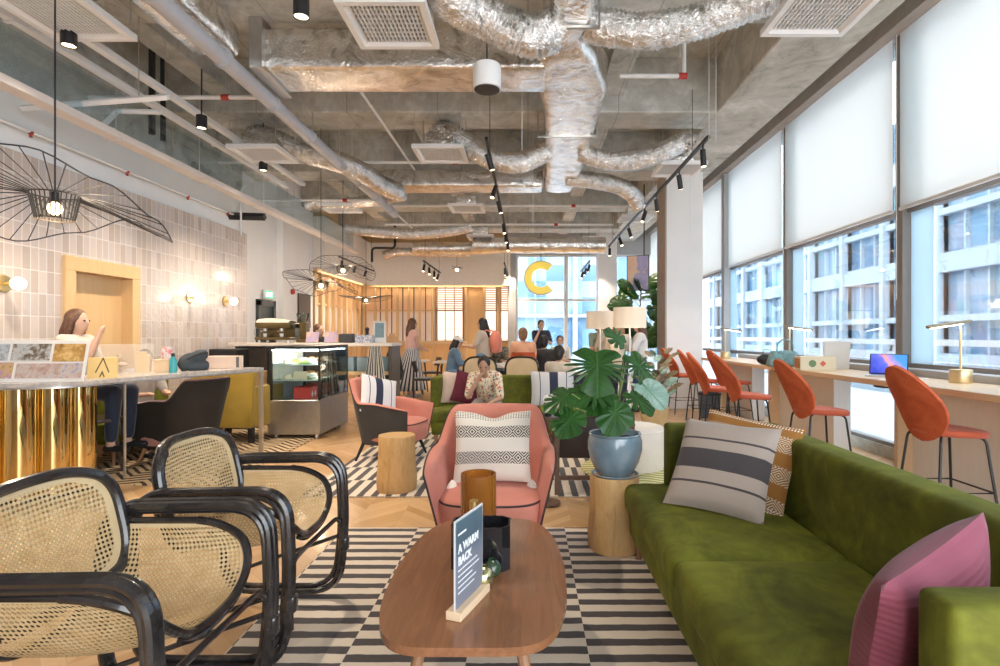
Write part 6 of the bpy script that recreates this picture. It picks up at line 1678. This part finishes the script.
vs = Mat('striped_skirt_cloth', (.8, .8, .8), .9); u, v = uvmat(vs); vs.color(vs.mix((u * 26).fract() < .45, (.75, .73, .72), (.04, .04, .06))); vs = vs.done()
person('standing woman with long brown hair, pink top and long striped skirt', (X(412, 11.8), 11.8, 0), R(35), pinkish, None, hair_b, 'stand', hairlen=.28, sleeve=.15, skirt=(vs, .16, .26), shoes=white_metal, arms=(((.06, -.03, -.27), (.24, .02, -.36)), ((.06, .03, -.27), (.24, .02, -.36))))
person('seated person in black beyond the end of the service counter', (X(397, 11.0), 11.0, 0), R(200), black_t, black_t, hair_k, 'sit', arms=lap, lean=.2)
person('seated person in white cap and denim jacket at the white table', (X(452, 11.2), 11.2, 0), R(5), jean, jean, hair_k, 'sit', arms=lap, hairlen=.12, cap=white_metal, lean=.15, sleeve=1, head_down=.3)
w7 = person('standing woman with long black hair, beige dress and coral backpack', (X(483, 10.4), 10.4, 0), R(165), beige_t, jean, hair_k, 'stand', hairlen=.26, arms=lap, scale=.98)
bm = BM(); ell(bm, (0, 0, 0), (.12, .15, .22), 18, 12); b2(bm, (-.10, -.13, -.20), (.06, .13, .05), .05, 3)
t = thing('backpack', 'coral backpack on the back of the standing black-haired woman', 'backpack', w7.location + Vector((.24, -.03, 1.20)), R(165)); obj('body', bm, coral_t, t)
bm = BM(); tube(bm, smooth([(.06, -.10, .18), (.16, -.12, .22), (.20, -.12, .05)], 5), .014, 6); tube(bm, smooth([(.06, .10, .18), (.16, .12, .22), (.20, .12, .05)], 5), .014, 6); obj('strap', bm, coral_t, t)
ps = Mat('floral_shirt_cloth', (.8, .75, .6), .9); a = ps.noise(22, 2); b = ps.noise(34, 1)
ps.color(ps.mix((b > .58), ps.ramp(a, (.38, (.72, .70, .62)), (.50, (.74, .60, .30)), (.56, (.76, .74, .68)), (.68, (.10, .14, .12))), (.50, .14, .10))); ps = ps.done()
person('short-haired man in a floral shirt leaning forward on the green sofa', (X(486, 6.75), 6.98, .012), R(-92), ps, F('khaki_cloth', (.38, .32, .26)), hair_k, 'sit', skin=skin_d, arms=(((.20, -.03, -.24), (.22, .10, -.02)), ((.16, .05, -.26), (.30, -.04, -.30))), lean=.66, head_down=.6, sit=.41, sleeve=.7, scale=.93)
dp = Mat('dark_patterned_shirt', (.1, .1, .08), .9); dp.color(dp.ramp(dp.noise(26, 2), (.4, (.05, .05, .045)), (.6, (.25, .22, .17)))); dp = dp.done()
person('seated man in a dark patterned shirt with a hand at his chin, facing the camera', (X(498, 11.9), 11.9, 0), R(-90), dp, navy, hair_k, 'sit', skin=skin_d, arms=chin, lean=.1)
person('person in a peach top seen from behind on the orange chair', (X(523, 9.5), 9.5, 0), R(92), F('peach_cloth', (.80, .42, .26)), beige_t, hair_l, 'sit', sit=.60, arms=lap, lean=.05)
person('standing man in a navy shirt with a hand at his chin before the end glazing', (X(541, 13.2), 13.2, 0), R(-80), navy, navy, hair_k, 'stand', arms=chin)
person('seated person in black seen from behind at the white table', (X(543, 9.6), 9.6, 0), R(75), black_t, black_t, hair_k, 'sit', arms=lap, lean=.1, sit=.47)
person('seated young man in a white shirt facing the camera before the end glazing', (X(560, 12.4), 12.4, 0), R(-95), white_t, navy, hair_k, 'sit', arms=lap)
person('black-haired person in a beige jacket sitting behind the green sofa', (X(558, 8.1), 8.1, 0), R(60), beige_t, navy, hair_k, 'sit', sit=.32, arms=lap, sleeve=1, lean=.05)
person('short-haired person in a sage shirt behind the shorter lamp shade', (X(599, 10.4), 10.4, 0), R(-70), green_t, navy, hair_k, 'stand', scale=.95, arms=lap)
person('woman with long light brown hair seen from behind between the lamps', (X(613, 9.4), 9.9, 0), R(100), beige_t, navy, hair_l, 'stand', hairlen=.32, scale=.94, arms=lap)
person('woman with long hair and cream top facing away behind the taller lamp pole', (X(622, 8.9), 9.25, 0), R(70), beige_t, navy, hair_l, 'stand', hairlen=.36, scale=.93, arms=lap)
person('woman in a white blouse and navy trousers beside the lamp pole, arms folded', (X(640, 9.6), 9.6, 0), R(170), white_t, F('royal_navy_cloth', (.04, .07, .20)), hair_b, 'stand', hairlen=.24, sleeve=1, arms=(((.12, -.06, -.26), (.26, .08, -.20)), ((.12, .06, -.26), (.26, -.08, -.20))), scale=.95)

# ------------------------------------------------------------------ café tables and chairs at the back
dkw = wood('dark_stained_wood', (.07, .045, .03), (.045, .03, .02), axis=2, rough=.45)
white_top = flat('white_tabletop', (.80, .78, .75), .4, var=.02)
def dining_chair(label):
    t = thing('dining_chair', label, 'chair', (0, 0, 0), 0, 'dark wood café chairs')
    bm = BM(); b2(bm, (-.22, -.22, .43), (.22, .22, .475), .02, 3); obj('seat', bm, F('dark_seat_cloth', (.06, .05, .045)), t)
    bm = BM(); grid(bm, lambda u, v: Vector((-.22 - .06 * v + .07 * (2 * u - 1) ** 2, (u - .5) * .44, .60 + .20 * v)), 12, 4); obj('backrest', bm, dkw, t, mods=[('SOLIDIFY', dict(thickness=.02))])
    for sx in (-1, 1):
        for sy in (-1, 1):
            bm = BM(); tube(bm, [(sx * .19 - (.03 if sx < 0 else 0), sy * .19, .62 if sx < 0 else .44), (sx * .23, sy * .22, 0)], [.015, .011], 8); obj('leg', bm, dkw, t)
    return t
dc0 = None
for x, y, a, lb in ((X(388, 11.6), 11.9, 90, 'dark wood chair at the far white table beyond the service counter'), (X(430, 12.9), 12.9, 200, 'dark wood chair at the side of the white table near the striped-skirt woman'),
                    (X(440, 11.3) - .25, 11.0, 10, 'dark wood chair at the white table under the person in the cap'), (X(372, 10.4), 10.6, 60, 'dark wood chair half hidden behind the service counter'),
                    (X(355, 10.2), 11.6, 70, 'dark wood chair deepest behind the service counter'), (X(498, 12.0), 12.05, -90, 'dark wood chair under the man in the dark patterned shirt'),
                    (X(560, 12.5), 12.5, -90, 'dark wood chair under the young man in white')):
    if dc0 is None: dc0 = dining_chair(lb); dc0.location = (x, y, 0); dc0.rotation_euler = (0, 0, R(a))
    else: dup(dc0, (x, y, 0), R(a), lb)
def cafe_table(label, lo, hi, y0, y1):
    t = thing('cafe_table', label, 'table', ((lo + hi) / 2, (y0 + y1) / 2, 0), 0, 'white café tables'); w_, d_ = (hi - lo) / 2, (y1 - y0) / 2
    bm = BM(); b2(bm, (-w_, -d_, .72), (w_, d_, .755), .012, 2); obj('tabletop', bm, white_top, t)
    for sx in (-1, 1):
        for sy in (-1, 1):
            bm = BM(); tube(bm, [(sx * (w_ - .12), sy * (d_ - .1), .72), (sx * (w_ - .05), sy * (d_ - .05), 0)], [.02, .014], 8); obj('leg', bm, dkw, t)
    return t
cafe_table('white café table just past the woman in the striped skirt', X(392, 12.6), X(428, 12.6), 12.2, 12.9)
cafe_table('white café table in front of the person in the cap', X(434, 12.0), X(462, 12.0) + .35, 11.75, 12.5)
cafe_table('long white café table shared by the seated group before the glazing', -.75, .95, 10.15, 11.35)
def cane_back_chair(label):
    t = thing('cane_back_chair', label, 'chair', (0, 0, 0), 0, 'black cane-back café chairs')
    lp = [Vector((0.0, .24 * math.copysign(abs(math.cos(a)) ** .6, math.cos(a)), .80 + .21 * math.copysign(abs(math.sin(a)) ** .7, math.sin(a)))) for a in [k * PI / 20 for k in range(40)]]
    bm = BM(); tube(bm, [p + Vector((-.22, 0, 0)) for p in lp], .015, 8, closed=True); obj('back_rim', bm, lacquer, t)
    bm = BM(); c_ = bm.verts.new((-.22, 0, .80)); vs_ = [bm.verts.new(p + Vector((-.22, 0, 0))) for p in lp]
    for k in range(40): bm.faces.new((c_, vs_[k], vs_[(k + 1) % 40]))
    obj('cane_panel', bm, fabric('pale_cane_web', (.66, .48, .28)), t, mods=[('SOLIDIFY', dict(thickness=.006))])
    bm = BM(); b2(bm, (-.22, -.23, .42), (.22, .23, .48), .02, 3); obj('seat', bm, fabric('cane_seat_pad', (.62, .46, .28)), t)
    for sx in (-1, 1):
        for sy in (-1, 1):
            bm = BM(); tube(bm, [(sx * .20, sy * .21, .63 if sx < 0 else .43), (sx * .24, sy * .23, 0)], .014, 8); obj('leg', bm, lacquer, t)
    return t
c1 = cane_back_chair('black-rimmed cane-back chair behind the man in the floral shirt'); c1.location = (X(480, 8.0), 8.2, 0); c1.rotation_euler = (0, 0, R(90))
dup(c1, (X(522, 8.0), 8.2, 0), R(90), 'black-rimmed cane-back chair behind the middle of the green sofa')
t = thing('orange_chair', 'orange round-backed chair under the person in the peach top', 'chair', (X(523, 9.5), 9.42, 0), R(92))
bm = BM(); grid(bm, lambda u, v: Vector((-.20 - .06 * v + .10 * (2 * u - 1) ** 2, (u - .5) * .50 * (1 - .25 * v * v), .62 + .42 * v)), 14, 8); obj('backrest', bm, rust, t, mods=[('SOLIDIFY', dict(thickness=.03))])
bm = BM(); b2(bm, (-.20, -.22, .56), (.24, .22, .62), .02, 3); obj('seat', bm, rust, t)
for sx in (-1, 1):
    for sy in (-1, 1):
        bm = BM(); tube(bm, [(sx * .17, sy * .18, .57), (sx * .22, sy * .22, 0)], .012, 8); obj('leg', bm, black_metal, t)
# seats behind the far sofa
ms = stripe_cushion('ivory_navy_striped_cloth', ((.52, .10), (.82, .010), (.20, .010)), (.62, .61, .62), (.03, .035, .07))
bm = BM(); pillow(bm, .56, .46, .14, 16); o = single('cushion', bm, ms, 'big white cushion with a navy stripe on the far green sofa before the black-haired person', 'cushion'); o.matrix_world = M_at((X(553, 6.85), 6.93, .65), (1, .03, 0), (0, .25, .95))
rib = Mat('dark_navy_ribbed_velvet', (.02, .024, .04), .9, sheen=.1); u, v = uvmat(rib); rib.bump((u * 60).sin(), .6, .01); rib = rib.done()
bm = BM(); pillow(bm, .34, .42, .13, 16); o = single('cushion', bm, rib, 'dark navy ribbed cushion beside the big striped one on the far green sofa', 'cushion'); o.matrix_world = M_at((X(588, 6.8), 6.92, .63), (1, -.04, 0), (0, .25, .95))
dup(dc0, (X(558, 8.1) - .03, 8.06, 0), R(60), 'low dark wood chair under the person in the beige jacket', scale=.78)
# cushions on the far sofa
for lb, mt, p, r_ in (('pale beige cushion at the arm end of the far green sofa', F('pale_blush_cloth', (.66, .50, .40)), (-.90, 6.98, .66), (.85, .35, -.1)), ('burgundy velvet cushion beside the beige one on the far green sofa', velvet('burgundy_velvet', (.07, .008, .02), (.13, .015, .035), (.22, .03, .06)), (-.74, 6.90, .66), (.93, .2, -.25))):
    bm = BM(); pillow(bm, .40, .40, .13, 14); o = single('cushion', bm, mt, lb, 'cushion'); o.matrix_world = M_at(p, r_, (.06, .22, .95))
# small things on the far tables
for lb, p, m_ in (('small white cup on the long white table', (.1, 10.5, .755), white_metal), ('small white cup at the near edge of the long white table', (-.45, 10.35, .755), white_metal)):
    bm = BM(); lathe(bm, [(0, 0), (.03, 0), (.042, .07), (.038, .07), (.027, .006), (0, .006)], n=16); single('coffee_cup', bm, m_, lb, 'cup', p)
t = thing('table_plant', 'small bushy green plant on the long white table among the seated group', 'potted plant', (X(560, 10.3) - .12, 10.4, .755))
bm = BM(); lathe(bm, [(0, 0), (.06, 0), (.08, .12), (.07, .12), (0, .11)], n=20); obj('pot', bm, white_metal, t)
for k in range(22):
    a = k * 2.4; b = Vector((0, 0, .12)); place_leaf(t, fig_m, b, b + Vector((math.cos(a), math.sin(a), .4 + .06 * k)).normalized() * .22, (0, -.3, 1), 0, .4, .3, seed=k, thick=.002)
bm = BM(); b2(bm, (-.12, -.2, .74), (.12, .2, .76)); bm.free()
t = thing('low_white_partition', 'low white counter behind the brown-leaved plant', 'counter', (2.15, 8.6, 0)); bpy.data.objects.remove(t)
EXPO = 0.62
LAMPS = [(p[0], p[1] * 2.6) for p in LAMPS]
# ------------------------------------------------------------------ light and camera
w = bpy.data.worlds.new('daylight'); scene.world = w; w.use_nodes = True
bg = w.node_tree.nodes['Background']; bg.inputs[0].default_value = (.93, .965, 1, 1); bg.inputs[1].default_value = 5.2
def area(name, loc, rot, size, power, col=(1, 1, 1), portal=False, shape='RECTANGLE', spread=PI):
    l = bpy.data.lights.new(name, 'AREA'); l.shape = shape; l.size = size[0]
    if shape == 'RECTANGLE': l.size_y = size[1]
    l.energy = power; l.color = col; l.spread = spread
    if portal: l.cycles.is_portal = True
    o = bpy.data.objects.new(name, l); C.objects.link(o); o.location = loc; o.rotation_euler = rot; return o
def point(name, loc, power, col=(1, .8, .6), r=.05, parent=None):
    l = bpy.data.lights.new(name, 'POINT'); l.energy = power; l.color = col; l.shadow_soft_size = r
    o = bpy.data.objects.new(name, l); C.objects.link(o); o.location = loc
    if parent: o.parent = parent
    return o
def spot(name, loc, power, col=(1, .84, .66), ang=100, rot=(0, 0, 0), r=.05):
    l = bpy.data.lights.new(name, 'SPOT'); l.energy = power; l.color = col; l.spot_size = R(ang); l.spot_blend = .9; l.shadow_soft_size = r
    o = bpy.data.objects.new(name, l); C.objects.link(o); o.location = loc; o.rotation_euler = rot; return o
# daylight entering by the glazing and the unseen end left open for fill (portals guide the sky's light, they give none)
area('window_portal', (4.3, 7.2, 2.3), (0, R(90), 0), (4.5, 21), 1, portal=True)
area('end_window_portal', (1.8, 17.7, 2), (R(-90), 0, 0), (4.4, 3.8), 1, portal=True)
area('open_end_portal', (1.9, -3.05, 2.4), (R(90), 0, 0), (4.2, 5), 1, portal=True)
for p in LAMPS: spot('lamp_light', p[0], p[1], ang=p[2] if len(p) > 2 else 110)
for p in BULBS_AND_FILL: point('bulb_or_fill_light', p[0], p[1])
cam = bpy.data.cameras.new('camera'); co = bpy.data.objects.new('camera', cam); C.objects.link(co)
cam.sensor_width = 36; cam.lens = 19.8; cam.shift_x = -.028; cam.shift_y = .002; cam.clip_start = .05; cam.clip_end = 200
co.location = (0, 0, 1.33); co.rotation_euler = (R(90), 0, 0); scene.camera = co
scene.view_settings.view_transform = 'Standard'; scene.view_settings.look = 'None'
scene.view_settings.exposure = EXPO; scene.view_settings.gamma = 1; scene.view_settings.use_curve_mapping = False
scene.cycles.use_denoising = True
scene.cycles.max_bounces = 8; scene.cycles.diffuse_bounces = 5; scene.cycles.glossy_bounces = 4; scene.cycles.transparent_max_bounces = 16
scene.cycles.sample_clamp_indirect = 6
